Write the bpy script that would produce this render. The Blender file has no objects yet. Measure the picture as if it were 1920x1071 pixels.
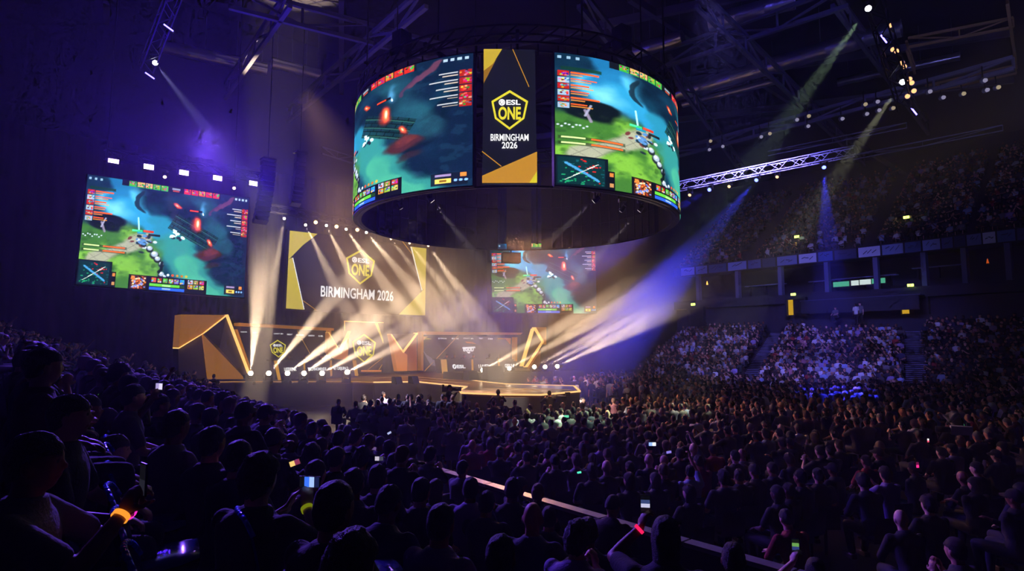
import bpy, bmesh, math, random
import numpy as np
from mathutils import Vector, Matrix, Quaternion, noise
R = math.radians
rnd = random.Random(7)
sc = bpy.context.scene
COL = sc.collection

# ------------------------------------------------------------------ camera
CAMZ, F, HOR = 3.8, 1130.0, 644.0
PITCH = math.atan((HOR - 535.5) / F)
cd = bpy.data.cameras.new('camera'); cam = bpy.data.objects.new('camera', cd); COL.objects.link(cam)
cam.location = (0, 0, CAMZ); cam.rotation_euler = (R(90) + PITCH, 0, 0)
cd.sensor_width = 36; cd.lens = F / 1920 * 36; cd.clip_end = 500; cd.clip_start = 0.05
sc.camera = cam
CP, SP = math.cos(PITCH), math.sin(PITCH)
def ray(px, py):
    u, w = (px - 960) / F, -(py - 535.5) / F
    return Vector((u, CP - w * SP, SP + w * CP))
def at_y(px, py, Y):
    d = ray(px, py); t = Y / d.y
    return Vector((d.x * t, Y, CAMZ + d.z * t))
def at_z(px, py, z):
    d = ray(px, py); t = (z - CAMZ) / d.z
    return Vector((d.x * t, d.y * t, z))
TH = R(42.4); CT, ST = math.cos(TH), math.sin(TH)
U3 = Vector((CT, ST, 0)); W3 = Vector((-ST, CT, 0))
def ab(a, b, z=0.0): return Vector((a * CT - b * ST, a * ST + b * CT, z))
def to_ab(p): return (p[0] * CT + p[1] * ST, -p[0] * ST + p[1] * CT)
def at_b(px, py, b):           # meets the vertical plane that runs along the stage at distance b
    d = ray(px, py); t = b / (-d.x * ST + d.y * CT)
    return Vector((d.x * t, d.y * t, CAMZ + d.z * t))
def proj(p):
    y = p[1] * CP + (p[2] - CAMZ) * SP; z = -p[1] * SP + (p[2] - CAMZ) * CP
    return (960 + F * p[0] / y, 535.5 - F * z / y, y) if y > .01 else (0, 0, -1)

# ------------------------------------------------------------------ materials
def srgb(h):
    if isinstance(h, str):
        c = [int(h[i:i + 2], 16) / 255 for i in (0, 2, 4)]
    else: c = h
    return tuple(((x + .055) / 1.055) ** 2.4 if x > .04045 else x / 12.92 for x in c)
MATS = {}
def mat(name, col='808080', rough=.6, metal=0., emit=None, es=0., spec=.5, objcol=False, bump=0, bscale=40, vcol=False, vary=0):
    if name in MATS: return MATS[name]
    m = bpy.data.materials.new(name); m.use_nodes = True; nt = m.node_tree; b = nt.nodes['Principled BSDF']
    b.inputs['Base Color'].default_value = (*srgb(col), 1)
    b.inputs['Roughness'].default_value = rough; b.inputs['Metallic'].default_value = metal
    b.inputs['Specular IOR Level'].default_value = spec
    if emit: b.inputs['Emission Color'].default_value = (*srgb(emit), 1); b.inputs['Emission Strength'].default_value = es
    if objcol:
        oi = nt.nodes.new('ShaderNodeObjectInfo'); nt.links.new(oi.outputs['Color'], b.inputs['Base Color'])
    if vcol:
        va = nt.nodes.new('ShaderNodeVertexColor'); va.layer_name = 'Col'; nt.links.new(va.outputs['Color'], b.inputs['Base Color'])
    if vary:
        tc = nt.nodes.new('ShaderNodeTexCoord'); nz = nt.nodes.new('ShaderNodeTexNoise'); nz.inputs['Scale'].default_value = bscale * .2
        nt.links.new(tc.outputs['Object'], nz.inputs['Vector'])
        mx = nt.nodes.new('ShaderNodeMix'); mx.data_type = 'RGBA'; mx.inputs[6].default_value = (*[c * (1 - vary) for c in srgb(col)], 1)
        mx.inputs[7].default_value = (*[min(1, c * (1 + vary)) for c in srgb(col)], 1)
        nt.links.new(nz.outputs['Fac'], mx.inputs[0]); nt.links.new(mx.outputs[2], b.inputs['Base Color'])
    if bump:
        bscale = 170 if name == 'hair' else bscale
        tc = nt.nodes.new('ShaderNodeTexCoord'); nz = nt.nodes.new('ShaderNodeTexNoise'); nz.inputs['Scale'].default_value = bscale
        nt.links.new(tc.outputs['Object'], nz.inputs['Vector'])
        bp = nt.nodes.new('ShaderNodeBump'); bp.inputs['Strength'].default_value = bump; bp.inputs['Distance'].default_value = .02
        nt.links.new(nz.outputs['Fac'], bp.inputs['Height']); nt.links.new(bp.outputs['Normal'], b.inputs['Normal'])
    MATS[name] = m; return m
def emat(name, col, s):
    if name in MATS: return MATS[name]
    m = bpy.data.materials.new(name); m.use_nodes = True; nt = m.node_tree; nt.nodes.clear()
    e = nt.nodes.new('ShaderNodeEmission'); o = nt.nodes.new('ShaderNodeOutputMaterial')
    e.inputs[0].default_value = (*srgb(col), 1); e.inputs[1].default_value = s; nt.links.new(e.outputs[0], o.inputs[0])
    MATS[name] = m; return m
def screen_mat(name, s):
    m = bpy.data.materials.new(name); m.use_nodes = True; nt = m.node_tree; nt.nodes.clear()
    e = nt.nodes.new('ShaderNodeEmission'); o = nt.nodes.new('ShaderNodeOutputMaterial'); v = nt.nodes.new('ShaderNodeVertexColor')
    v.layer_name = 'Col'; nt.links.new(v.outputs[0], e.inputs[0]); e.inputs[1].default_value = s; nt.links.new(e.outputs[0], o.inputs[0])
    return m
BLACK = mat('black_metal', '101014', .5, .6)
BLACKP = mat('black_plastic', '0c0c10', .45)
STEEL = mat('roof_steel', '5a5a66', .55, .3)
DUCT = mat('duct_metal', 'b0b0b8', .3, .9, bump=.6, bscale=3)
TRUSS = mat('truss_aluminium', 'c8c8d0', .35, .9)
DARK = mat('dark_concrete', '1c1c24', .9, vary=.3)
DRAPE = mat('black_drape', '0a0a0d', .95)
SEATM = mat('seat_plastic', '15246e', .22)
GOLDE = emat('led_gold_panel', 'd89a2e', .85)
GOLDY = emat('led_yellow_panel', 'e8cf4a', .85)
GOLDL = emat('led_gold_strip', 'ffc46a', 1.6)
WHITEE = emat('led_white', 'ffffff', 1.1)
YELE = emat('led_yellow', 'f4e63a', .95)
PANEL = mat('led_dark_panel', '17161c', .35, emit='2a2530', es=.35)
GOLDM = mat('gold_board_glow', 'd8952a', .45, .1, emit='d08a28', es=.35)  # small emission added to printed boards, standing in for light on them
GREYM = mat('grey_board', '6a625c', .5)

# ------------------------------------------------------------------ mesh helpers
def link(name, me, m=None, parent=None):
    o = bpy.data.objects.new(name, me); COL.objects.link(o)
    if m is not None and me is not None: 
        if len(me.materials) == 0: me.materials.append(m)
    if parent is not None: o.parent = parent
    return o
def tag(o, label=None, cat=None, group=None, kind=None):
    if label: o['label'] = label
    if cat: o['category'] = cat
    if group: o['group'] = group
    if kind: o['kind'] = kind
    return o
def empty(name, loc=(0, 0, 0), rz=0.):
    o = bpy.data.objects.new(name, None); COL.objects.link(o); o.location = loc; o.rotation_euler = (0, 0, rz); o.empty_display_size = .1
    return o
def mesh(name, V, Fs, smooth=False):
    me = bpy.data.meshes.new(name); me.from_pydata([tuple(v) for v in V], [], Fs); me.update()
    if smooth: me.shade_smooth()
    return me
class MB:
    def __init__(s): s.v = []; s.f = []
    def add(s, V, Fs):
        n = len(s.v); s.v += [tuple(v) for v in V]; s.f += [tuple(i + n for i in f) for f in Fs]
    def box(s, c, size, rz=0., M=None):
        x, y, z = [q / 2 for q in size]; c = Vector(c)
        V = [Vector((i * x, j * y, k * z)) for i in (-1, 1) for j in (-1, 1) for k in (-1, 1)]
        if M is None: M = Matrix.Rotation(rz, 3, 'Z')
        s.add([c + M @ v for v in V], [(0, 1, 3, 2), (4, 6, 7, 5), (0, 4, 5, 1), (2, 3, 7, 6), (0, 2, 6, 4), (1, 5, 7, 3)])
    def bar(s, a, b, w, h=None, up=Vector((0, 0, 1))):
        a, b = Vector(a), Vector(b); h = h or w; d = (b - a).normalized()
        if abs(d.dot(up)) > .98: up = Vector((1, 0, 0))
        x = d.cross(up).normalized() * w / 2; y = x.cross(d).normalized() * h / 2
        V = [p + i * x + j * y for p in (a, b) for i, j in ((-1, -1), (1, -1), (1, 1), (-1, 1))]
        s.add(V, [(0, 1, 2, 3), (7, 6, 5, 4), (0, 4, 5, 1), (1, 5, 6, 2), (2, 6, 7, 3), (3, 7, 4, 0)])
    def tube(s, a, b, r0, r1=None, n=12, cap=True):
        a, b = Vector(a), Vector(b); r1 = r0 if r1 is None else r1; d = (b - a).normalized()
        x = d.orthogonal().normalized(); y = d.cross(x)
        V = [p + (x * math.cos(2 * math.pi * i / n) + y * math.sin(2 * math.pi * i / n)) * r for p, r in ((a, r0), (b, r1)) for i in range(n)]
        Fs = [(i, (i + 1) % n, n + (i + 1) % n, n + i) for i in range(n)]
        if cap: Fs += [tuple(range(n))[::-1], tuple(range(n, 2 * n))]
        s.add(V, Fs)
    def poly(s, pts, depth_vec):
        n = len(pts); P = [Vector(p) for p in pts]; Q = [p + Vector(depth_vec) for p in P]
        s.add(P + Q, [tuple(range(n)), tuple(range(2 * n - 1, n - 1, -1))] + [(i, n + i, n + (i + 1) % n, (i + 1) % n) for i in range(n)])
    def build(s, name, m, parent=None, smooth=False):
        return link(name, mesh(name, s.v, s.f, smooth), m, parent)
def truss(a, b, w=.5, step=.6, r=.03, tri=False):
    mb = MB(); a, b = Vector(a), Vector(b); d = (b - a); L = d.length; d = d / L
    up = Vector((0, 0, 1)) if abs(d.z) < .9 else Vector((1, 0, 0))
    x = d.cross(up).normalized() * w / 2; y = x.cross(d).normalized() * w / 2
    cs = [x + y, x - y, -x - y, -x + y]
    for c in cs: mb.bar(a + c, b + c, r * 2)
    n = max(2, int(L / step))
    for i in range(n):
        p, q = a + d * L * i / n, a + d * L * (i + 1) / n
        for k in range(4):
            c0, c1 = cs[k], cs[(k + 1) % 4]
            if i % 2: c0, c1 = c1, c0
            mb.bar(p + c0, q + c1, r * 1.2)
    return mb

# ------------------------------------------------------------------ text
def text_mesh(body, size=1., xs=1., bold=.0, extrude=.0, align='CENTER'):
    cu = bpy.data.curves.new('t', 'FONT'); cu.body = body; cu.size = size; cu.align_x = align; cu.align_y = 'CENTER'
    cu.offset = bold; cu.extrude = extrude; cu.resolution_u = 4
    o = bpy.data.objects.new('t', cu); COL.objects.link(o)
    dg = bpy.context.evaluated_depsgraph_get(); me = bpy.data.meshes.new_from_object(o.evaluated_get(dg))
    bpy.data.objects.remove(o); me.transform(Matrix.Diagonal((xs, 1, 1, 1)))
    V = [v.co.copy() for v in me.vertices]; Fs = [tuple(p.vertices) for p in me.polygons]
    bpy.data.meshes.remove(me)
    return V, Fs
class Flat:
    """a flat board with its own (s,t) coordinates; shapes are laid on it in thin layers"""
    def __init__(s, O, X, Y, out): s.O, s.X, s.Y, s.n = Vector(O), Vector(X), Vector(Y), Vector(out).normalized()
    def P(s, x, y, l=0.): return s.O + s.X * x + s.Y * y + s.n * l
    def shape(s, name, polys, m, parent, l=.03, thick=.02):
        mb = MB()
        for pl in polys: mb.poly([s.P(x, y, l) for x, y in pl], s.n * thick)
        return mb.build(name, m, parent)
    def text(s, name, body, x, y, h, m, parent, xs=1., bold=.0, l=.03, W=1., H=1.):
        V, Fs = text_mesh(body, h, xs, bold)
        # W,H: real sizes of the board's unit vectors, keeps letters in proportion
        mb = MB(); mb.add([s.P(x + v.x / W, y + v.y / H, l + .012) for v in V], Fs)
        return mb.build(name, m, parent)
def fit_text(fl, body, x, y, w, h, m, parent, bold=.015, name='lettering'):
    V, Fs = text_mesh(body, 1, 1, bold); x0, x1 = min(v.x for v in V), max(v.x for v in V); y0, y1 = min(v.y for v in V), max(v.y for v in V)
    mb = MB(); mb.add([fl.P(x + ((v.x - x0) / (x1 - x0) - .5) * w, y + ((v.y - y0) / (y1 - y0) - .5) * h, .045) for v in V], Fs); return mb.build(name, m, parent)
def ring_poly(pts, k):
    c = Vector((sum(p[0] for p in pts) / len(pts), sum(p[1] for p in pts) / len(pts)))
    inn = [(c.x + (p[0] - c.x) * k, c.y + (p[1] - c.y) * k) for p in pts]
    n = len(pts)
    return [[pts[i], pts[(i + 1) % n], inn[(i + 1) % n], inn[i]] for i in range(n)]
def emblem(fl, cx, cy, h, W, H, parent, broken=False):
    """pentagon badge h tall (metres) with the globe mark, ESL and ONE"""
    def q(x, y): return (cx + x * h / W, cy + y * h / H)
    pent = [q(0, .5), q(.45, .22), q(.36, -.22), q(0, -.5), q(-.36, -.22), q(-.45, .22)]
    fl.shape('emblem_outline', ring_poly(pent, .88), YELE, parent, .03)
    # the round mark: ring with a slanted S stroke
    gx, gy, gr = -.19, .19, .08
    circ = [(math.cos(t), math.sin(t)) for t in np.linspace(0, 2 * math.pi, 17)[:-1]]
    polys = [[q(gx + gr * a[0], gy + gr * a[1]), q(gx + gr * b[0], gy + gr * b[1]), q(gx + gr * .72 * b[0], gy + gr * .72 * b[1]), q(gx + gr * .72 * a[0], gy + gr * .72 * a[1])]
             for a, b in zip(circ, circ[1:] + circ[:1])]
    polys += [[q(gx - .06, gy - .045), q(gx + .03, gy + .055), q(gx + .055, gy + .04), q(gx - .035, gy - .06)],
              [q(gx - .045, gy + .01), q(gx - .01, gy + .06), q(gx + .01, gy + .05), q(gx - .025, gy)],
              [q(gx + .02, gy - .05), q(gx + .055, gy - .0), q(gx + .035, gy + .01), q(gx, gy - .04)]]
    fl.shape('round_mark', polys, WHITEE, parent, .035)
    fit_text(fl, 'ESL', cx + .09 * h / W, cy + .19 * h / H, h * .35 / W, h * .13 / H, WHITEE, parent, .03)
    fit_text(fl, 'ONE', cx, cy - .085 * h / H, h * .55 / W, h * .33 / H, YELE, parent, .035)

# ------------------------------------------------------------------ game picture for the screens (a painted fantasy battle map)
GW, GH = 400, 240
def game_image():
    y, x = np.mgrid[0:GH, 0:GW]; u = (x + .5) / GW; v = (y + .5) / GH
    rs = np.random.RandomState(3)
    def vn(s, sy=None, seed=0):
        sy = sy or s; r = np.random.RandomState(seed); g = r.rand(int(sy) + 3, int(s) + 3)
        X = u * s; Y = v * sy; xi = X.astype(int); yi = Y.astype(int); fx = X - xi; fy = Y - yi
        fx = fx * fx * (3 - 2 * fx); fy = fy * fy * (3 - 2 * fy)
        return (g[yi, xi] * (1 - fx) + g[yi, xi + 1] * fx) * (1 - fy) + (g[yi + 1, xi] * (1 - fx) + g[yi + 1, xi + 1] * fx) * fy
    def fb(s, seed=0, o=4): return sum(vn(s * 2 ** i, None, seed + i) / 2 ** i for i in range(o)) / sum(1 / 2 ** i for i in range(o))
    wx = (fb(5, 11) - .5) * .16; wy = (fb(5, 21) - .5) * .16; uu, vv = u + wx, v + wy
    C = np.zeros((GH, GW, 3)) + np.array([.04, .16, .24])
    n1 = fb(8, 1); n2 = fb(22, 5, 3)
    C += (n1[..., None] - .5) * np.array([.06, .22, .26])
    def S(e0, e1, t): t = np.clip((t - e0) / (e1 - e0), 0, 1); return t * t * (3 - 2 * t)
    def blend(col, a): nonlocal C; a = np.clip(a, 0, 1)[..., None]; C = C * (1 - a) + np.array(col) * a
    def ell(cx, cy, rx, ry, soft=.5, rot=0, w=True):
        X, Y = (uu, vv) if w else (u, v)
        dx, dy = X - cx, (Y - cy); c, s = math.cos(rot), math.sin(rot)
        d = np.sqrt(((dx * c + dy * s) / rx) ** 2 + ((-dx * s + dy * c) / ry) ** 2)
        return 1 - S(1 - soft, 1, d)
    def seg(x0, y0, x1, y1, r, soft=.5, w=True):
        X, Y = (uu, vv) if w else (u, v)
        dx, dy = x1 - x0, y1 - y0; t = np.clip(((X - x0) * dx + (Y - y0) * dy) / (dx * dx + dy * dy), 0, 1)
        d = np.hypot(X - x0 - t * dx, (Y - y0 - t * dy) * .65) / r
        return 1 - S(1 - soft, 1, d)
    def rect(x0, y0, x1, y1, col, a=1.): 
        m = ((u >= x0) & (u < x1) & (v >= y0) & (v < y1)); C[m] = C[m] * (1 - a) + np.array(col) * a
    # right: dark navy rocks
    blend((.03, .10, .19), S(.62, .95, uu) * .9)
    blend((.05, .22, .30), seg(.95, .3, .68, .6, .09) * .5); blend((.02, .07, .14), seg(1, .25, .75, .7, .05) * .7)
    blend((.10, .25, .33), S(.62, .72, n2) * S(.5, .9, uu) * .35)
    # river and smoke
    blend((.30, .68, .84), ell(.21, .24, .17, .26) * (.6 + .6 * n1)); blend((.10, .42, .62), seg(.15, .0, .25, .3, .07) * .9)
    blend((.16, .56, .74), seg(.24, .3, .44, .45, .11) * .95); blend((.14, .50, .62), seg(.42, .38, .60, .62, .10) * .95)
    blend((.18, .52, .50), seg(.55, .60, .76, 1.0, .15) * .95); blend((.28, .66, .52), seg(.62, .72, .74, 1.0, .08) * (.4 + .6 * n1))
    blend((.16, .40, .44), seg(.66, .05, .80, .45, .13) * .5 * n1 * 1.6)
    blend((.55, .85, .92), ell(.19, .30, .09, .13, .9) * .7)
    # green field
    gm = S(.0, .12, (.50 - uu) - np.maximum(0, .52 - vv) * 2.2 - np.maximum(0, .1 - 0 * vv) * 0) * S(.42, .52, vv)
    blend((.22, .42, .16), gm); blend((.44, .66, .22), gm * S(.45, .7, n1)); blend((.12, .28, .10), gm * S(.55, .75, n2) * .6)
    # path
    pth = np.maximum(seg(.08, .78, .26, .60, .05), seg(.24, .62, .36, .55, .06)) ; blend((.62, .62, .54), pth * .95)
    blend((.42, .42, .36), pth * (np.abs(np.sin((u * 1.0 + v * .9) * 38)) < .12) * .6); blend((.42, .42, .36), pth * (np.abs(np.sin((u * .9 - v * .8) * 42)) < .12) * .5)
    # dark tree, left
    blend((.03, .07, .08), ell(.09, .44, .12, .11, .3)); blend((.10, .16, .10), ell(.09, .44, .10, .09, .5) * S(.5, .7, n2) * .8)
    blend((.55, .5, .6), seg(.10, .42, .12, .50, .008, w=False) * .9); blend((.6, .6, .7), seg(.12, .38, .10, .46, .006, w=False) * .9)
    for i in range(9): blend((.75, .8, .85), ell(.01 + i * .012, .545 + .012 * math.sin(i * 2), .006, .008, .5, w=False))
    # ruins: parallelogram of slabs
    X = u - .64; Y = v - .42; p = X * .88 + Y * .3; q = -X * .62 + Y * .9
    rm = (np.abs(p) < .15) & (np.abs(q + .0) < .085)
    C[rm] = C[rm] * .25 + np.array((.05, .17, .18)) * .75
    ln = rm & ((np.abs(np.sin(q * 100)) < .3)); C[ln] = (.02, .05, .06)
    ln = rm & ((np.abs(np.sin(p * 60 + np.floor(q * 32) * 1.3)) < .14)); C[ln] = (.02, .06, .07)
    hl = rm & ((np.sin(q * 100 + .9) > .93)); C[hl] = (.16, .34, .30)
    # rocks pinkish top right and red rocks
    blend((.42, .22, .30), seg(.80, .14, .86, .02, .022) * .8); blend((.30, .18, .28), seg(.76, .2, .80, .10, .014) * .8)
    blend((.26, .13, .14), ell(.73, .60, .08, .08, .5)); blend((.40, .18, .16), ell(.74, .57, .045, .05, .5) * .8 * n2 * 1.6); blend((.2, .12, .14), ell(.78, .72, .07, .05, .6) * .7)
    # light blue burst and glows
    blend((.35, .65, .85), ell(.70, .18, .05, .10, .9) * .7); blend((.9, .95, 1), ell(.71, .22, .012, .02, .5))
    for cx, cy, r, b in ((.63, .33, .055, 1), (.505, .19, .022, .7), (.745, .49, .032, .8)):
        blend((.85, .18, .10), ell(cx, cy, r, r * 1.6, .8)); blend((1., .52, .30), ell(cx, cy, r * .65, r * 1.1, .8) * b); blend((1., .88, .75), ell(cx, cy, r * .3, r * .5, .8) * b)
    # heroes
    for i in range(16):
        cx, cy = .535 + rs.randn() * .022, .47 + rs.randn() * .022
        blend((.85, .97, 1) if rs.rand() < .6 else (.05, .12, .16), ell(cx, cy, .008 + rs.rand() * .008, .008 + rs.rand() * .014, .4, rs.rand() * 3, w=False))
    for i in range(34):
        cx, cy = .34 + rs.randn() * .035, .57 + rs.randn() * .035
        blend([(.75, .80, .84), (.30, .50, .72), (.40, .20, .20), (.10, .16, .18)][rs.randint(4)], ell(cx, cy, .009 + rs.rand() * .010, .010 + rs.rand() * .016, .4, rs.rand() * 3, w=False))
    for cx, cy, r in ((.41, .66, .026), (.43, .70, .020), (.455, .745, .016), (.46, .84, .020), (.48, .86, .012), (.38, .61, .02)):
        blend((.10, .13, .16), ell(cx, cy + .012, r * 1.25, r * 1.7, .3, w=False)); blend((.62, .68, .74), ell(cx, cy, r, r * 1.3, .4, w=False)); blend((.85, .9, .92), ell(cx - .004, cy - .008, r * .5, r * .6, .5, w=False))
    blend((.03, .06, .08), seg(.47, .76, .445, .84, .018) * .9)
    blend((.7, .95, 1), seg(.30, .34, .31, .46, .006, w=False) * .9); blend((.05, .1, .14), seg(.31, .12, .325, .25, .022) * .8)
    # health bars
    for x0, y0, w, c in ((.27, .45, .06, (.2, .75, .45)), (.335, .445, .06, (.75, .2, .12)), (.365, .475, .07, (.08, .1, .1)), (.60, .195, .085, (.06, .06, .07)), (.30, .465, .05, (.1, .5, .6))):
        rect(x0, y0, x0 + w, y0 + .022, c); rect(x0 + .002, y0 + .004, x0 + w * .6, y0 + .012, [min(1, q * 1.3 + .05) for q in c])
    rect(.604, .20, .66, .212, (.85, .25, .12))
    # top bar
    rect(.19, .0, .80, .055, (.05, .07, .09)); 
    for i in range(5):
        for x0, pal in ((.23 + i * .047, ((.25, .65, .2), (.7, .2, .12), (.8, .6, .4))), (.56 + i * .047, ((.75, .15, .1), (.8, .5, .15), (.55, .2, .5)))):
            rect(x0, .004, x0 + .042, .045, pal[rs.randint(3)])
            for k in range(10):
                a, b = x0 + rs.rand() * .034, .004 + rs.rand() * .033; c = rs.rand(3) * [.95, .7, .5]; rect(a, b, a + .009, b + .011, c)
            rect(x0, .045, x0 + .042, .055, (.75, .12, .08) if x0 > .5 else (.2, .6, .25))
    rect(.485, .012, .535, .03, (.8, .85, .9), .6); rect(.49, .035, .53, .045, (.8, .3, .2), .8)
    for i in range(3): rect(.01 + i * .03, .02, .022 + i * .03, .04, (.7, .85, .95), .7)
    # left / right kill lists
    rect(.02, .10, .16, .125, (.05, .2, .12), .8)
    for i in range(6):
        y0 = .135 + i * .048; rect(.01, y0, .048, y0 + .04, (.65, .12, .08) if i % 2 == 0 else (.55, .65, .75))
        for k in range(9): a, b = .01 + rs.rand() * .03, y0 + rs.rand() * .03; rect(a, b, a + .008, b + .010, rs.rand(3) * [.95, .8, .7])
        rect(.052, y0 + .004, .052 + .05 + rs.rand() * .05, y0 + .014, (.95, .35, .12)); rect(.052, y0 + .022, .052 + .04 + rs.rand() * .05, y0 + .03, (.9, .55, .2), .8)
    for i in range(5):
        y0 = .12 + i * .058; rect(.955, y0, .995, y0 + .05, (.6, .12, .08))
        for k in range(9): a, b = .955 + rs.rand() * .032, y0 + rs.rand() * .038; rect(a, b, a + .008, b + .012, rs.rand(3) * [1, .7, .5])
        rect(.945 - .05 - rs.rand() * .05, y0 + .01, .95, y0 + .018, (.85, .85, .85), .8); rect(.945 - .03 - rs.rand() * .03, y0 + .03, .95, y0 + .037, (.9, .8, .7), .8)
    for i in range(4): rect(.90 + i * .024, .02, .914 + i * .024, .042, (.75, .85, .95), .8)
    # message lines
    for j, y0 in enumerate((.625, .665)):
        rect(.01, y0, .25, y0 + .026, (.12, .16, .08), .55); rect(.02, y0 + .006, .10, y0 + .018, (.75, .85, .55)); rect(.12, y0 + .006, .24, y0 + .018, (.85, .38, .15))
    # minimap
    rect(0, .77, .18, 1, (.03, .07, .10)); rect(.008, .785, .168, .985, (.03, .16, .17))
    for k in range(60):
        a, b = .012 + rs.rand() * .15, .79 + rs.rand() * .185; c = (.1, .55, .35) if a / .16 + (1 - (b - .79) / .19) < 1 else ((.75, .12, .12) if rs.rand() < .5 else (.05, .3, .32)); rect(a, b, a + .004 + rs.rand() * .008, b + .008, c)
    for t in np.linspace(0, 1, 50): a, b = .03 + .11 * t, .82 + .12 * t; rect(a, b, a + .008, b + .014, (.25, .55, .75))
    for t in np.linspace(0, 1, 30): a, b = .03 + .11 * t, .95 - .13 * t; rect(a, b, a + .004, b + .006, (.8, .85, .8))
    rect(.18, .86, .205, 1, (.04, .05, .08)); rect(.184, .87, .20, .90, (.75, .45, .2)); rect(.184, .95, .20, .98, (.7, .5, .3))
    # bottom panel
    rect(.275, .865, .745, 1, (.04, .05, .08)); rect(.285, .87, .375, .995, (.25, .12, .08))
    for k in range(90): a, b = .287 + rs.rand() * .078, .875 + rs.rand() * .11; rect(a, b, a + .01, b + .013, [(.9, .5, .2), (.4, .5, .8), (.1, .08, .1), (.85, .75, .6), (.6, .2, .1)][rs.randint(5)])
    for i in range(6):
        x0 = .405 + i * .034; rect(x0, .88, x0 + .027, .922, [(.75, .3, .2), (.55, .15, .1), (.3, .6, .2), (.6, .45, .2), (.45, .4, .7), (.15, .5, .85)][i])
        for k in range(6): a, b = x0 + rs.rand() * .018, .88 + rs.rand() * .03; rect(a, b, a + .008, b + .011, rs.rand(3))
    rect(.395, .935, .575, .958, (.35, .72, .22)); rect(.575, .935, .605, .958, (.1, .25, .1)); rect(.395, .966, .605, .99, (.15, .35, .85))
    rect(.47, .94, .52, .953, (.8, .95, .7), .7); rect(.47, .97, .52, .985, (.7, .8, 1), .7)
    for i in range(3):
        for j in range(2):
            x0, y0 = .625 + i * .036, .875 + j * .045; rect(x0, y0, x0 + .03, y0 + .037, [(.7, .7, .75), (.5, .5, .2), (.7, .2, .15), (.8, .55, .15), (.55, .65, .15), (.75, .7, .3)][i + 3 * j])
            for k in range(6): a, b = x0 + rs.rand() * .02, y0 + rs.rand() * .026; rect(a, b, a + .008, b + .011, rs.rand(3) * .8)
    for i in range(5): blend([(.8, .85, .9), (.8, .3, .2), (.7, .5, .2), (.7, .4, .15), (.75, .65, .2)][i], ell(.50 + i * .028, .845, .010, .014, .3, w=False))
    # bottom right
    rect(.86, .89, .985, .985, (.06, .08, .14), .85); rect(.875, .935, .93, .965, (.92, .78, .35)); rect(.89, .94, .915, .958, (.5, .35, .1))
    for i in range(3): blend((.5, .7, .95), ell(.945 + i * .017, .95, .007, .011, .3, w=False))
    rect(.875, .90, .93, .915, (.7, .6, .8), .8); rect(.96, .895, .98, .925, (.85, .5, .2))
    C += (rs.rand(GH, GW, 1) - .5) * .03
    C = np.clip(C, 0, 1)
    lin = np.where(C > .04045, ((C + .055) / 1.055) ** 2.4, C / 12.92)
    return lin
GAME = game_image()
def game_grid(name, fn, parent, m):
    """a fine grid of vertices over a screen, fn(s,t) -> point (s right, t down); colour per vertex"""
    s = np.linspace(0, 1, GW); t = np.linspace(0, 1, GH)
    co = np.array([[fn(a, b) for a in s] for b in t], dtype=np.float32).reshape(-1, 3)
    i = np.arange(GW * GH).reshape(GH, GW)
    q = np.stack([i[1:, :-1], i[1:, 1:], i[:-1, 1:], i[:-1, :-1]], -1).reshape(-1, 4).astype(np.int32)
    me = bpy.data.meshes.new(name); me.vertices.add(len(co)); me.vertices.foreach_set('co', co.ravel())
    me.loops.add(q.size); me.loops.foreach_set('vertex_index', q.ravel())
    me.polygons.add(len(q)); me.polygons.foreach_set('loop_start', np.arange(0, q.size, 4, dtype=np.int32)); me.polygons.foreach_set('loop_total', np.full(len(q), 4, dtype=np.int32))
    me.update(calc_edges=True)
    ca = me.color_attributes.new('Col', 'FLOAT_COLOR', 'POINT')
    c4 = np.ones((GH, GW, 4), dtype=np.float32); c4[..., :3] = GAME; ca.data.foreach_set('color', c4.ravel())
    return link(name, me, m, parent)

# ------------------------------------------------------------------ people
def sph(mb, c, r, rot=None, n=10, m=7):
    if not hasattr(r, '__len__'): r = (r, r, r)
    c = Vector(c); V = [Vector((0, 0, r[2]))]
    for j in range(1, m):
        a = math.pi * j / m
        for i in range(n):
            b = 2 * math.pi * i / n; V.append(Vector((r[0] * math.sin(a) * math.cos(b), r[1] * math.sin(a) * math.sin(b), r[2] * math.cos(a))))
    V.append(Vector((0, 0, -r[2]))); L = len(V) - 1
    Fs = [(0, 1 + i, 1 + (i + 1) % n) for i in range(n)]
    for j in range(m - 2):
        for i in range(n): a = 1 + j * n; Fs.append((a + i, a + n + i, a + n + (i + 1) % n, a + (i + 1) % n))
    a = 1 + (m - 2) * n; Fs += [(L, a + (i + 1) % n, a + i) for i in range(n)]
    if rot is not None: V = [rot @ v for v in V]
    mb.add([c + v for v in V], Fs)
def limb(mb, pts, rs):
    for i in range(len(pts) - 1): mb.tube(pts[i], pts[i + 1], rs[i], rs[i + 1], 12)
    for p, r in zip(pts, rs): sph(mb, p, r * .99)
def rings(mb, R_, n=20):
    """R_: list of (centre, x axis, y axis, rx, ry)"""
    V = []; Fs = []
    for c, X, Y, rx, ry in R_:
        for i in range(n):
            t = 2 * math.pi * i / n; ct, st = math.cos(t), math.sin(t)
            V.append(Vector(c) + X * rx * math.copysign(abs(ct) ** .85, ct) + Y * ry * math.copysign(abs(st) ** .85, st))
    for k in range(len(R_) - 1):
        for i in range(n): Fs.append((k * n + i, k * n + (i + 1) % n, (k + 1) * n + (i + 1) % n, (k + 1) * n + i))
    Fs += [tuple(range(n))[::-1], tuple(range((len(R_) - 1) * n, len(R_) * n))]
    mb.add(V, Fs)
def gs(x, s): return math.exp(-(x / s) ** 2)
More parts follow.
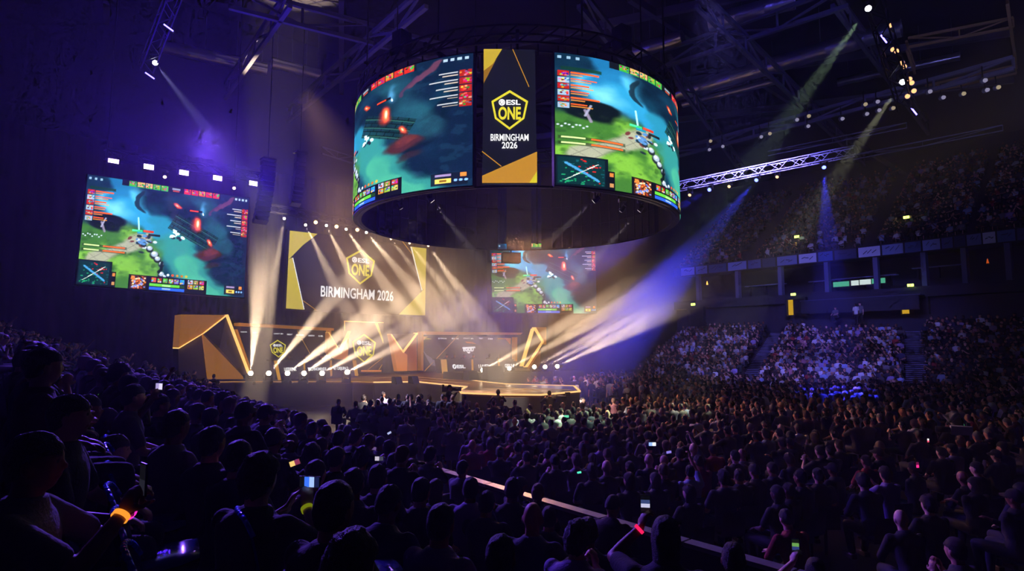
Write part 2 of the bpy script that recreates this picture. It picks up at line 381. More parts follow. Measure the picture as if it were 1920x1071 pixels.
def head_shape(mb, c, rot, k=1.):
    n, m = 32, 24; V = []; c = Vector(c)
    for j in range(m + 1):
        a = math.pi * j / m
        for i in range(n if 0 < j < m else 1):
            b = 2 * math.pi * i / n; x, y, z = math.sin(a) * math.cos(b), math.sin(a) * math.sin(b), math.cos(a)
            jaw = 1 - .26 * max(0, -z) ** 1.2 - (.0 if z < 0 else .04 * z)
            ww = max(.05, math.hypot(x, y)) ** (-.15 if z > 0 else -.12); x *= ww; y *= ww
            px, py, pz = .076 * x * jaw, .098 * y * (1 - .10 * max(0, -z)), .118 * z
            if y < 0: py *= 1.0 - .22 * max(0, -z)          # nape goes in
            if y > 0:
                py = min(py, .090 + .01 * z)
                py += .030 * gs(x, .13) * gs(z + .18, .16) * (1 if z > -.3 else .6)      # nose
                py += .007 * gs(z - .17, .10) * gs(x, .5)                                 # brow
                py -= .012 * (gs(x - .38, .17) + gs(x + .38, .17)) * gs(z - .03, .11)     # sockets
                py += .009 * gs(x, .25) * gs(z + .50, .09) + .014 * gs(x, .25) * gs(z + .86, .2)   # lips, chin
            V.append(c + rot @ (Vector((px, py, pz)) * k))
    Fs = [(0, 1 + i, 1 + (i + 1) % n) for i in range(n)]
    for j in range(m - 2):
        a = 1 + j * n
        for i in range(n): Fs.append((a + i, a + n + i, a + n + (i + 1) % n, a + (i + 1) % n))
    a = 1 + (m - 2) * n; Fs += [(len(V) - 1, a + (i + 1) % n, a + i) for i in range(n)]
    mb.add(V, Fs)
    for s in (-1, 1): sph(mb, c + rot @ Vector((s * .078, -.006, -.012)) * k, (.011 * k, .019 * k, .032 * k), rot)
def ik(S, H, L1, L2, hint):
    d = H - S; D = min(d.length, (L1 + L2) * .995); d.normalize(); H = S + d * D
    a = (L1 * L1 - L2 * L2 + D * D) / (2 * D); h = math.sqrt(max(0, L1 * L1 - a * a))
    p = (hint - d * hint.dot(d)).normalized()
    return S + d * a + p * h, H
def hand(mb, W, d, nrm, side, curl=.6, k=1.):
    d = d.normalized(); nrm = (nrm - d * nrm.dot(d)).normalized(); x = d.cross(nrm).normalized() * side
    M = Matrix((x, d, nrm)).transposed()
    sph(mb, W + d * .045 * k, (.042 * k, .055 * k, .018 * k), M)
    for i, (o, L, cu) in enumerate(((-.031, .066, 1.), (-.011, .078, .92), (.010, .073, 1.), (.030, .058, 1.15))):
        b = W + d * (.085 - abs(o) * .25) * k + x * o * k; c = curl * cu
        d1 = (d * math.cos(c * .6) + nrm * math.sin(c * .6)); d2 = (d * math.cos(c * 1.8) + nrm * math.sin(c * 1.8))
        p1 = b + d1 * L * .52 * k; p2 = p1 + d2 * L * .48 * k
        limb(mb, [b, p1, p2], [.0098 * k, .009 * k, .0078 * k])
    b = W + d * .022 * k - x * .032 * k
    p1 = b + (d * .6 - x * .75 + nrm * .35).normalized() * .036 * k; p2 = p1 + (d * .85 - x * .15 + nrm * .55).normalized() * .03 * k
    limb(mb, [b, p1, p2], [.0125 * k, .011 * k, .009 * k])
def remesh(mb, vox, smooth=2):
    me = mesh('tmp', mb.v, mb.f); o = bpy.data.objects.new('tmp', me); COL.objects.link(o)
    md = o.modifiers.new('r', 'REMESH'); md.mode = 'VOXEL'; md.voxel_size = vox; md.use_smooth_shade = True
    if smooth: ms = o.modifiers.new('s', 'SMOOTH'); ms.factor = .5; ms.iterations = smooth
    dg = bpy.context.evaluated_depsgraph_get(); r = bpy.data.meshes.new_from_object(o.evaluated_get(dg))
    bpy.data.objects.remove(o); bpy.data.meshes.remove(me); r.shade_smooth(); r.materials.clear()
    return r
def decimate(me, ratio):
    o = bpy.data.objects.new('tmp', me); COL.objects.link(o)
    md = o.modifiers.new('d', 'DECIMATE'); md.ratio = ratio
    dg = bpy.context.evaluated_depsgraph_get(); r = bpy.data.meshes.new_from_object(o.evaluated_get(dg)); bpy.data.objects.remove(o)
    r.calc_loop_triangles()
    V = np.empty(len(r.vertices) * 3, np.float32); r.vertices.foreach_get('co', V)
    T = np.empty(len(r.loop_triangles) * 3, np.int32); r.loop_triangles.foreach_get('vertices', T)
    bpy.data.meshes.remove(r); return V.reshape(-1, 3), T.reshape(-1, 3)
def objcol_mat(name, rough, painted=False, bump=0):
    m = mat(name, 'ffffff', rough, objcol=not painted, bump=bump, bscale=60)
    if painted:
        nt = m.node_tree; oi = nt.nodes.new('ShaderNodeObjectInfo'); vc = nt.nodes.new('ShaderNodeVertexColor'); vc.layer_name = 'Col'
        mx = nt.nodes.new('ShaderNodeMix'); mx.data_type = 'RGBA'; mx.blend_type = 'MULTIPLY'; mx.inputs[0].default_value = 1
        nt.links.new(oi.outputs['Color'], mx.inputs[6]); nt.links.new(vc.outputs['Color'], mx.inputs[7]); nt.links.new(mx.outputs[2], nt.nodes['Principled BSDF'].inputs['Base Color'])
    return m
SKINM = objcol_mat('skin', .55, True); CLOTHM = objcol_mat('cloth', .85, bump=.25); HAIRM = objcol_mat('hair', .65, bump=1.)
V3 = Vector
HIP_Z = .50
POSES = {   # name: (seated, lean, wristL, wristR, long sleeves, head pitch, head yaw, curl, hand direction)
    'lap':     (1, 4, V3((-.13, .34, .66)), V3((.13, .34, .66)), 0, -6, 8, .7, V3((0, 1, -.25))),
    'clasp':   (1, 22, V3((-.07, .50, .68)), V3((.07, .50, .70)), 1, 14, -6, .9, V3((0, .9, .2))),
    'chin':    (1, 10, V3((-.07, .30, .93)), V3((.05, .31, .96)), 0, -2, 0, 1.1, V3((0, .3, .9))),
    'phone':   (1, 6, V3((-.07, .40, .96)), V3((.06, .40, .98)), 0, -2, 0, .9, V3((0, .35, .9))),
    'raise':   (1, 2, V3((-.13, .32, .68)), V3((.14, .40, 1.40)), 0, -8, 0, .9, V3((0, .2, 1))),
    'filmL':   (1, 6, V3((-.17, .36, 1.16)), V3((.13, .32, .68)), 0, -2, 0, .9, V3((0, .25, 1))),
    'crossed': (1, 0, V3((.14, .20, .84)), V3((-.14, .23, .87)), 1, -4, 12, .5, V3((0, .2, .0))),
    'stand':   (0, 2, V3((-.27, .05, .80)), V3((.27, .06, .80)), 0, -6, 0, .6, V3((0, .1, -1))),
    'clap':    (0, 4, V3((-.06, .34, 1.22)), V3((.06, .34, 1.22)), 1, -6, 6, .3, V3((0, .5, .9))),
    'film':    (0, 6, V3((-.17, .36, 1.38)), V3((.17, .38, 1.40)), 1, 2, 0, 1., V3((0, .8, .5))),
    'kneel':   (2, 10, V3((-.15, .36, .98)), V3((.13, .40, 1.00)), 1, 2, 0, 1., V3((0, .8, .5))),
}
def make_pose(key):
    seated, lean, wl, wr, longs, hp, hy, curl, hd = POSES[key]
    zh = {1: HIP_Z, 0: .92, 2: .50}[seated]
    L = R(lean); up = V3((0, math.sin(L), math.cos(L))); Y = V3((0, math.cos(L), -math.sin(L))); X = V3((1, 0, 0))
    hip = V3((0, 0, zh)); sh = hip + up * .50; neck = hip + up * .56
    rot = Matrix.Rotation(R(hy), 3, 'Z') @ Matrix.Rotation(R(-hp), 3, 'X')
    head = neck + V3((0, .015 + .05 * math.sin(L), .135))
    def torso(mb, g, top=True):
        prof = [(-.10, .13, .10, 0), (-.02, .165, .122, 0), (.08, .160, .115, 0), (.18, .142, .105, .005), (.30, .160, .118, .008), (.41, .178, .118, 0), (.48, .180, .100, -.01), (.525, .125, .075, -.01), (.55, .068, .062, -.005)]
        rings(mb, [(hip + up * h + Y * o, X, Y, rx + g, ry + g) for h, rx, ry, o in prof[(0 if top else 0):]])
    arms = []
    for s, wv in ((-1, wl), (1, wr)):
        S = sh + X * s * .185 - up * .02; hint = V3((s * .8, -.3, -.8)) if wv.z < 1.3 or not seated else V3((s * .6, .2, -.6))
        E_, H = ik(S, wv, .29, .255, hint); arms.append((s, S, E_, H))
    legs = []
    for s in (-1, 1):
        h = hip + X * s * .095
        if seated == 1: kn = V3((s * .14, .46, .50)); an = V3((s * .13, .44 + .04 * s, .09))
        elif seated == 0: kn = V3((s * .11, .03, .50)); an = V3((s * .12, -.01, .09))
        else: kn = V3((s * .13, .34 if s > 0 else .12, .50 if s > 0 else .09)); an = V3((s * .13, .30, .09) if s > 0 else (s * .12, -.30, .07))
        legs.append((h, kn, an))
    body = MB(); torso(body, 0)
    limb(body, [neck - up * .03, head - V3((0, .01, .06))], [.060, .055]); head_shape(body, head, rot)
    for s, S, E_, H in arms:
        limb(body, [S, S + (E_ - S) * .5, E_], [.052, .045, .038]); limb(body, [E_, E_ + (H - E_) * .35, H], [.038, .038, .026])
        fd = (H - E_).normalized(); dd = (hd.normalized() + fd * .6).normalized() if key != 'crossed' else fd
        nn = V3((0, 0, -1)) if abs(dd.z) < .6 else V3((-s, .2, 0))
        if key in ('phone', 'raise', 'filmL'): nn = V3((-s * .8, .6, 0))
        hand(body, H, dd, nn, s, curl)
    for h, kn, an in legs:
        limb(body, [h, (h + kn) / 2, kn], [.085, .075, .055]); limb(body, [kn, kn + (an - kn) * .35, an], [.055, .056, .038])
        body.box(an + V3((0, .06, -.045)), (.085, .25, .07)); sph(body, an + V3((0, .15, -.045)), (.045, .06, .035))
    bm_ = remesh(body, .0085, 2)
    ca = bm_.color_attributes.new('Col', 'FLOAT_COLOR', 'POINT')
    cols = np.ones((len(bm_.vertices), 4), np.float32); ri = rot.transposed()
    for i, v in enumerate(bm_.vertices):
        if v.co.z < .13: cols[i, :3] = .08
        q = ri @ (v.co - head)
        if q.length < .16 and q.y > .04:
            ax = abs(q.x)
            if abs(ax - .029) < .014 and abs(q.z - .004) < .007: cols[i, :3] = (.9, .95, 1) if abs(ax - .029) > .007 else (.05, .04, .04)
            elif abs(ax - .03) < .020 and abs(q.z - .026) < .007: cols[i, :3] = .25
            elif ax < .025 and abs(q.z + .060) < .008: cols[i, :3] = (.75, .45, .42)
    ca.data.foreach_set('color', cols.ravel())
    shirt = MB(); torso(shirt, .016)
    for s, S, E_, H in arms:
        if longs: limb(shirt, [S, E_], [.068, .054]); limb(shirt, [E_, E_ + (H - E_) * .92], [.054, .038])
        else: limb(shirt, [S, S + (E_ - S) * .72], [.068, .062])
    # loose folds at the waist and collar
    rings(shirt, [(hip + up * h, X, Y, rx, ry) for h, rx, ry in ((-.06, .19, .15), (.0, .192, .148), (.06, .175, .13))])
    rings(shirt, [(neck + up * h, X, Y, rx, ry) for h, rx, ry in ((-.03, .095, .085), (.015, .075, .072))])
    tr = MB()
    rings(tr, [(hip + V3((0, 0, h)), X, V3((0, 1, 0)), rx, ry) for h, rx, ry in ((-.11, .15, .12), (-.02, .18, .135), (.05, .172, .125))])
    for h, kn, an in legs: limb(tr, [h, (h + kn) / 2, kn], [.100, .088, .072]); limb(tr, [kn, an + V3((0, 0, .03))], [.070, .056])
    return dict(body=bm_, shirt=remesh(shirt, .018, 3), trousers=remesh(tr, .022, 3), head=head, rot=rot, arms=arms, seated=seated)
def hair_mesh(style):
    bm = bmesh.new(); bmesh.ops.create_icosphere(bm, subdivisions=4, radius=1)
    for v in bm.verts:
        x, y, z = v.co; g = 1.12
        nz = noise.noise(v.co * 3.1) * .05 + noise.noise(v.co * 9) * .035
        if style == 'curly': g = 1.24; nz = noise.noise(v.co * 5) * .14 + noise.noise(v.co * 11) * .08
        if style == 'short': g = 1.07
        if style == 'beanie': g = 1.13; nz = .03 * math.sin(z * 40) * (z < .35)
        if style == 'cap': g = 1.10; nz = 0
        ww = max(.05, math.hypot(x, y)) ** (-.15 if z > 0 else -.14)
        p = V3((.076 * x * ww, .098 * y * ww, .116 * z)) * (g + nz)
        line = .28 - .10 * abs(x) + (.05 if style == 'beanie' else 0)
        face = max(0, min(1, (y - (-.05 + .62 * max(0, z + .1))) * 6)) if z < line + .3 else 0
        low = max(0, min(1, (-.12 - .40 * max(0, min(1, -y * 1.6)) - z) * 6)) if style not in ('long', 'ponytail') else 0
        if style in ('beanie', 'cap'): low = max(0, min(1, (-.05 - z + .25 * y) * 5)); face = 0
        kf = 1 - .30 * max(face if z < line else 0, low)
        p *= kf
        if style == 'long' and z < -.15 and y < .35:
            t = (-z - .15); p.z -= .17 * t; p.x *= 1 + .15 * t; p.y = p.y * (1 + .05 * t) - .012 * t
            if z < -.9: p.x *= 1.5
        if style == 'cap' and y > .55 and -.02 < z < .30: p.y += .075 * (y - .55) / .45; p.z -= .01
        v.co = p
    if style == 'ponytail':
        r = bmesh.ops.create_icosphere(bm, subdivisions=2, radius=1)
        for v in r['verts']: v.co = V3((v.co.x * .032, -.12 + v.co.y * .035 - .02 * (v.co.z < 0), -.03 + v.co.z * .11))
    if style == 'bun':
        r = bmesh.ops.create_icosphere(bm, subdivisions=2, radius=.042)
        for v in r['verts']: v.co += V3((0, -.08, .10))
    me = bpy.data.meshes.new('hair'); bm.to_mesh(me); bm.free(); me.shade_smooth(); me.materials.append(HAIRM); return me
PROTO = {k: make_pose(k) for k in POSES}
for p in PROTO.values():
    p['body'].materials.append(SKINM); p['shirt'].materials.append(CLOTHM); p['trousers'].materials.append(CLOTHM)
STYLES = {'short': 'short', 'curly': 'thick curly', 'long': 'long', 'ponytail': 'tied back', 'bun': 'bun of', 'beanie': 'beanie', 'cap': 'cap', 'bald': 'bald'}
HAIR = {k: hair_mesh(k) for k in STYLES if k != 'bald'}
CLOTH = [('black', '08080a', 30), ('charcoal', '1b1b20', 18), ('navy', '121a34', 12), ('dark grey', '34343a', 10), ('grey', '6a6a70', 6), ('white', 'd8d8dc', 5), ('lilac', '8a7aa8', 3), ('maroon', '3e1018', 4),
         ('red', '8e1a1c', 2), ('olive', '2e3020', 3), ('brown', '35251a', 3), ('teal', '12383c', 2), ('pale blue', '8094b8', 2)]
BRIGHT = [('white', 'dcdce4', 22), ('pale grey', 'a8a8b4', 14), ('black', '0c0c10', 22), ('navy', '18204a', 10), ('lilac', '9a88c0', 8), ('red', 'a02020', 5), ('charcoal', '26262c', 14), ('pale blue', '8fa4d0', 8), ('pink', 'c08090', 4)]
HAIRC = [('black', '0a0807', 34), ('dark brown', '1d120b', 34), ('brown', '3a2415', 18), ('fair', '8a6a3c', 9), ('grey', '6c6a68', 5)]
SKINC = ['d9a184', 'c98f70', 'e3b497', 'b87a58', '8a5638', '5c3826']
def pick(L): return rnd.choices(L, [x[2] for x in L])[0]
def col4(h): return (*srgb(h), 1)

def place_person(p, gr=None, lab=None):
    """p: dict pos, rz, pose, style, hairc, shirt, scale"""
    P = PROTO[p['pose']]; root = empty('person', p['pos'], p['rz']); root.scale = (p['s'],) * 3
    b = link('body', P['body'], None, root); b.color = col4(p['skin'])
    s = link('shirt', P['shirt'], None, root); s.color = col4(p['shirt'][1])
    t = link('trousers', P['trousers'], None, root); t.color = col4(p['legs'])
    if p['style'] != 'bald':
        h = link({'cap': 'cap', 'beanie': 'beanie'}.get(p['style'], 'hair'), HAIR[p['style']], None, root); h.location = P['head']; h.rotation_euler = P['rot'].to_euler()
        h.color = col4(p['hairc'][1])
    tag(root, lab, 'person', gr); return root
ATT = {65: [('band', 1, 'ff9a30', 'glowing orange wristband of the man in the bottom corner'), ('band', 0, 'ff30c0', 'glowing pink wristband of the man in the bottom corner'), ('phone', 1, ['101014', '22222c'], 'dark phone held by the man with two glowing wristbands', 0)],
       489: [('phone', 1, ['101018', '3f78ff', 'a8c8ff', '18204a'], 'lit blue phone held up by the large man with glasses', 1), ('band', 1, 'c8d820', 'yellow green wristband below the lit blue phone')],
       1252: [('phone', 0, ['0a0a10', '3a4878', 'c8c8e8', '181018', '08080a'], 'phone filming the stage, held up beyond the barrier rail at the bottom', 0), ('band', 0, 'ff2060', 'glowing red wristband below the filming phone')],
       1530: [('phone', 0, ['101810', '6aa050', '303c78', '0a0a10'], 'phone with a green picture at the bottom edge of the dark side', 0)],
       200: [('phone', 1, ['b0a0d8', 'e8e0ff'], 'white phone held high on a raised arm over the left seats', 1)], 215: [('phone', 1, ['302018', 'ffc890', 'a86040', '101018'], 'phone with a warm picture held among the left seats', 0)]}
def attach(p):
    P = PROTO[p['pose']]; Rm = Matrix.Rotation(p['rz'], 3, 'Z')
    for a in ATT.get(p.get('px'), ()):
        s_, S, E_, H = P['arms'][a[1]]; f = (H - E_).normalized(); hd = POSES[p['pose']][8].normalized()
        if a[0] == 'band':
            c = H - f * .015; r_ = empty('wristband', Vector(p['pos']) + Rm @ (c * p['s'])); tag(r_, a[3], 'wristband', 'wristbands'); V = []; n = 24; x = f.orthogonal().normalized(); y = f.cross(x)
            for i in range(n):
                t = 2 * math.pi * i / n
                for rr, l in ((.034, -.011), (.034, .011), (.031, .011), (.031, -.011)): V.append(Rm @ ((x * math.cos(t) * rr + y * math.sin(t) * rr + f * l) * p['s']))
            link('band', mesh('band', V, [(4 * i + j, (4 * i + 4 + j) % (4 * n), (4 * i + 4 + (j + 1) % 4) % (4 * n), 4 * i + (j + 1) % 4) for i in range(n) for j in range(4)], True), emat('band_%s' % a[2], a[2], 1.1 if a[2] != 'c8d820' else .25), r_)
        else:
            c = H + (hd + f * .6).normalized() * .10 + V3((0, .02, .035)); w, h = (.07, .145) if not a[4] else (.145, .07)
            r_ = empty('phone', Vector(p['pos']) + Rm @ (c * p['s']), p['rz'] * .6); tag(r_, a[3], 'phone', 'lit phones in the audience'); m = MB(); m.box((0, 0, 0), (w, .009, h)); m.build('casing', BLACKP, r_)
            k = len(a[2])
            for i, c_ in enumerate(a[2]):
                m = MB(); t0, t1 = -.46 + .92 * i / k, -.46 + .92 * (i + 1) / k
                q = [(t0 * w, -h * .45), (t1 * w, -h * .45), (t1 * w, h * .45), (t0 * w, h * .45)] if a[4] else [(-w * .45, -t0 * h), (w * .45, -t0 * h), (w * .45, -t1 * h), (-w * .45, -t1 * h)]
                m.poly([(u, -.0052, v) for u, v in q], (0, -.001, 0)); m.build('screen', emat('phone_%s' % c_, c_, 1.), r_)
def looks(bright=False):
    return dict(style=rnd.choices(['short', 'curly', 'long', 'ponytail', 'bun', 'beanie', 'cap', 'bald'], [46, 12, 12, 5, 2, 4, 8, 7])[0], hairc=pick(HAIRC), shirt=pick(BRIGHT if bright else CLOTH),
                legs=rnd.choice(['0a0a0e', '10141f', '15151a', '1a2236']), skin=rnd.choice(SKINC), s=rnd.uniform(.97, 1.07))
def face_rz(dx, dy): return math.atan2(-dx, dy)
def hair_words(p):
    st, hc = p['style'], p['hairc'][0]
    return {'short': f'short {hc} hair', 'curly': f'thick {hc} hair', 'long': f'long {hc} hair', 'ponytail': f'{hc} ponytail', 'bun': f'{hc} hair bun', 'beanie': f'{hc} beanie', 'cap': f'{hc} cap', 'bald': 'bald head'}[st]
NUM = 'one two three four five six seven eight nine ten eleven twelve thirteen fourteen fifteen sixteen seventeen eighteen nineteen twenty'.split()
def num(n):
    if n <= 20: return NUM[n - 1]
    tens = ['twenty', 'thirty', 'forty', 'fifty', 'sixty', 'seventy', 'eighty', 'ninety'][n // 10 - 2]
    return tens if n % 10 == 0 else tens + '-' + NUM[n % 10 - 1]

# ------------------------------------------------------------------ the hall
def structure(o): o['kind'] = 'structure'; return o
mb = MB(); mb.box((10, 25, -.1), (150, 150, .2))
FLOORM = mat('hall_floor', '1a1920', .35, vary=.25, bscale=6)
structure(mb.build('floor', FLOORM))
WALLM = mat('hall_wall', '0e0f16', .95, vary=.2); CEILM = mat('hall_ceiling', '16161e', .95, vary=.4, bscale=4)
def wall(name, a0, b0, a1, b1, z0=-.2, z1=27):
    mb = MB(); p, q = ab(a0, b0, (z0 + z1) / 2), ab(a1, b1, (z0 + z1) / 2); d = (q - p); L = d.length
    mb.box((p + q) / 2, (L, .3, z1 - z0), math.atan2(d.y, d.x)); return structure(mb.build(name, WALLM))
wall('wall_back', -24, 44, 84, 44); wall('wall_left', -24, -24, -24, 44); wall('wall_right', 84, -24, 84, 44); wall('wall_front', -24, -24, 84, -24)
mb = MB(); mb.box(ab(30, 10, 27.1), (110, 70, .3), TH); structure(mb.build('ceiling', CEILM))
# black drapes hung behind the stage: pleated
V, Fs = [], []
for i in range(221):
    a = -2 + i * .22; w = .18 * math.sin(i * 1.9) + .1 * math.sin(i * .7)
    V += [ab(a, 42.6 + w, 0), ab(a, 42.6 + w, 16)]
    if i: k = 2 * i; Fs.append((k - 2, k, k + 1, k - 1))
o = link('stage_drape', mesh('stage_drape', V, Fs, True), DRAPE); o.modifiers.new('thick', 'SOLIDIFY').thickness = .04
tag(o, 'tall black pleated drape hanging behind the stage screens', 'drape')

# --- left stand (the one the camera is in)
def aB(b): return 6.35 + .0034 * max(b, 0) ** 2
NR = 15
def row_a(k, b): return aB(b) - .95 - .85 * k
def row_z(k): return .75 + .28 * k if k < 8 else .75 + .28 * 8 + .36 * (k - 8)
V, Fs = [], []; bs = [-8 + 1.5 * i for i in range(30)]
prof = []
for k in range(NR): prof += [(-.95 + .42 - .85 * k, row_z(k)), (-.95 - .43 - .85 * k, row_z(k))]
prof = [(-.53, -.1)] + prof + [(prof[-1][0], -.1)]
for b in bs:
    for off, z in prof: V.append(ab(aB(b) + off, b, z))
n = len(prof)
for i in range(len(bs) - 1):
    for j in range(n - 1): Fs.append((i * n + j, i * n + j + 1, (i + 1) * n + j + 1, (i + 1) * n + j))
structure(link('floor_left_stand', mesh('floor_left_stand', V, Fs), DARK))
# barrier: segment panels with a light capping rail
BPTS = [(2300, 1300)]
root = empty('barrier', ab(aB(15), 15, 0)); tag(root, 'long dark barrier with a pale capping rail between the near seats and the floor crowd', 'barrier')
mb, cap = MB(), MB(); bl = [-6 + 1.25 * i for i in range(31)]
for b0, b1 in zip(bl, bl[1:]):
    p, q = ab(aB(b0), b0, .74), ab(aB(b1), b1, .74); mb.bar(p, q, .08, 1.44)
for b0, b1 in zip(bl, bl[1:]):
    p, q = ab(aB(b0), b0, 1.49), ab(aB(b1), b1, 1.49); d = (q - p).normalized() * .015; cap.bar(p + d, q - d, .17, .05)
P_ = Matrix.Translation(-Vector(root.location))
for m_, nm, mt in ((mb, 'panel', mat('barrier_panel', '111118', .6)), (cap, 'capping_rail', mat('capping_rail', '8c8488', .35, .3, vary=.3, bscale=30))):
    o = m_.build(nm, mt, root); o.data.transform(P_)

# --- right stand curves
def curve(pts):
    pts = [Vector((*p, 0)) for p in pts]; ts = [0, .25, .5, .75, 1.]
    def f(t):
        t = min(max(t, 0), 1) * (len(pts) - 1); i = min(int(t), len(pts) - 2); u = t - i
        p0 = pts[max(i - 1, 0)] if i else pts[0] * 2 - pts[1]; p1, p2 = pts[i], pts[i + 1]; p3 = pts[i + 2] if i + 2 < len(pts) else pts[-1] * 2 - pts[-2]
        return .5 * ((2 * p1) + (p2 - p0) * u + (2 * p0 - 5 * p1 + 4 * p2 - p3) * u * u + (3 * p1 - p0 - 3 * p2 + p3) * u ** 3)
    return f
C0 = curve([(8.4, 50), (17.4, 44.8), (25.2, 38.5), (29.6, 34.6), (34, 30)])
C1 = curve([(17.5, 64), (24.6, 54.8), (31.0, 47.0), (34.8, 41.4), (39.5, 35)])
def C2(t): return C1(t) + U3 * 13.5
LR, UR = 17, 18
def low_pos(t, j): f = (j + .6) / (LR + 1.4); return C0(t) * (1 - f) + C1(t) * f
def low_z(j): return .55 + .245 * j
def up_pos(t, j): f = (j + .8) / (UR + .8); return C1(t) * (1 - f) + C2(t) * f
def up_z(j): return 11.55 + .5 * j
TS = [i / 40 for i in range(41)]
def surf(name, rows, m, close=True):
    V = [r(t) for r in rows for t in TS]; n = len(TS)
    Fs = [(k * n + i, k * n + i + 1, (k + 1) * n + i + 1, (k + 1) * n + i) for k in range(len(rows) - 1) for i in range(n - 1)]
    return link(name, mesh(name, V, Fs), m)
def zf(f, z): return lambda t: Vector((f(t).x, f(t).y, z))
rows = [zf(C0, -.1), zf(C0, 1.15), zf(lambda t: C0(t) + U3 * .08, 1.15), zf(lambda t: C0(t) + U3 * .08, low_z(0))]
for j in range(LR):
    rows += [zf(lambda t, j=j: low_pos(t, j - .45), low_z(j)), zf(lambda t, j=j: low_pos(t, j + .54), low_z(j))]
rows += [zf(C1, low_z(LR - 1))]
structure(surf('floor_right_stand', rows, DARK))
structure(surf('wall_stand_rear', [zf(C1, 4.2), zf(C1, 7.3), zf(lambda t: C1(t) - U3 * .5, 7.35), zf(lambda t: C1(t) - U3 * .5, 8.15), zf(lambda t: C1(t) + U3 * 5, 8.15), zf(lambda t: C1(t) + U3 * 5, 11.2),
                                   zf(lambda t: C1(t) - U3 * .3, 11.0)], mat('box_level_wall', '23253a', .8, vary=.2, bscale=8)))
rows = [zf(lambda t: C1(t) - U3 * .32, 10.75), zf(lambda t: C1(t) - U3 * .32, 11.75), zf(lambda t: C1(t) - U3 * .2, 11.75), zf(lambda t: C1(t) - U3 * .2, 11.2)]
for j in range(UR):
    rows += [zf(lambda t, j=j: up_pos(t, j - .45), up_z(j)), zf(lambda t, j=j: up_pos(t, j + .54), up_z(j))]
structure(surf('floor_upper_stand', rows, DARK))
# columns of the box level
o_n = 0
def along(f, t, dt=.01): d = (f(t + dt) - f(t - dt)); d.z = 0; return d.normalized()
col_m = mat('box_column', '5a6088', .7)
for i, t in enumerate([.06, .155, .25, .345, .44, .54, .64, .74, .84]):
    mb = MB(); p = C1(t); d = along(C1, t); mb.box((p.x, p.y, 9.65), (.34, .5, 3.0), math.atan2(d.y, d.x))
    o = mb.build('balcony_post', col_m); tag(o, f'pale square post of the box level, the {num(i+1)} counted from the stage end', 'post', 'box level posts')
# banners on the fascia
ban = [('cfd6ea', .9), ('7f93c0', .6), ('30508a', .6), ('8aa0d8', .5), ('45589a', .7), ('203060', .6), ('6a7ab8', .6), ('d0d4e0', .8), ('4060a0', .6), ('39406a', .5)]
BW = ['white', 'grey blue', 'blue', 'light blue', 'indigo', 'dark blue', 'slate blue', 'white', 'mid blue', 'dusky blue']
t = .02; i = 0; brs = random.Random(11)
while t < .9:
    w = brs.choice([.028, .035, .042]); c, e = ban[i % 10]
    p, q = C1(t) - U3 * .36, C1(t + w) - U3 * .36
    mb = MB(); mb.poly([(p.x, p.y, 10.85), (q.x, q.y, 10.85), (q.x, q.y, 11.65), (p.x, p.y, 11.65)], -U3 * .02)
    o = mb.build('banner', mat('banner_%s' % BW[i % 10].replace(' ', '_'), c, .7))
    tag(o, f'{BW[i % 10]} banner on the upper stand fascia, number {num(i+1)} from the stage', 'banner', 'fascia banners')
    mb = MB()      # a dark stroke motif
    for k in range(3):
        x0 = .15 + .2 * k + brs.random() * .1; x1 = x0 + .2; z0, z1 = 11.05 + brs.random() * .3, 11.2 + brs.random() * .3
        a_, b_ = p.lerp(q, x0) - U3 * .03, p.lerp(q, x1) - U3 * .03
        mb.poly([(a_.x, a_.y, z0), (b_.x, b_.y, z1), (b_.x, b_.y, z1 + .07), (a_.x, a_.y, z0 + .07)], -U3 * .01)
    mb.build('printed_motif', mat('motif_dark', '1c2850', .7), o)
    t += w + .004; i += 1
# stairs in the lower stand
AISLES = [.245, .51, .79]; AW = .022
STEPM = mat('step_nosing', '9aa0d0', .6)
for i, ta in enumerate(AISLES):
    root = empty('stairs', C0(ta)); tag(root, ['narrow stairway with pale step edges between the first and second seat blocks', 'wide stairway with pale step edges below the yellow lit doorway', 'stairway with dim step edges at the dark end of the stand'][i], 'stairs', 'stand stairways')
    treads, edges = MB(), MB()
    for j in range(LR * 2):
        jj = j / 2 - .25; f = (jj + .6) / (LR + 1.4); p = C0(ta) * (1 - f) + C1(ta) * f; d = along(C0, ta); z = .62 + .1225 * j
        rz = math.atan2(d.y, d.x); w = 1.5 if i else 1.25
        treads.box((p.x, p.y, z - .06), (w, .36, .14), rz); g = p - U3 * .17
        edges.box((g.x, g.y, z + .02), (w, .06, .03), rz)
    for m_, nm, mt in ((treads, 'tread', DARK), (edges, 'step_edge', STEPM)):
        o = m_.build(nm, mt, root); o.data.transform(Matrix.Translation(-root.location)); o['kind'] = 'stuff'
    AISLES[i] = ta
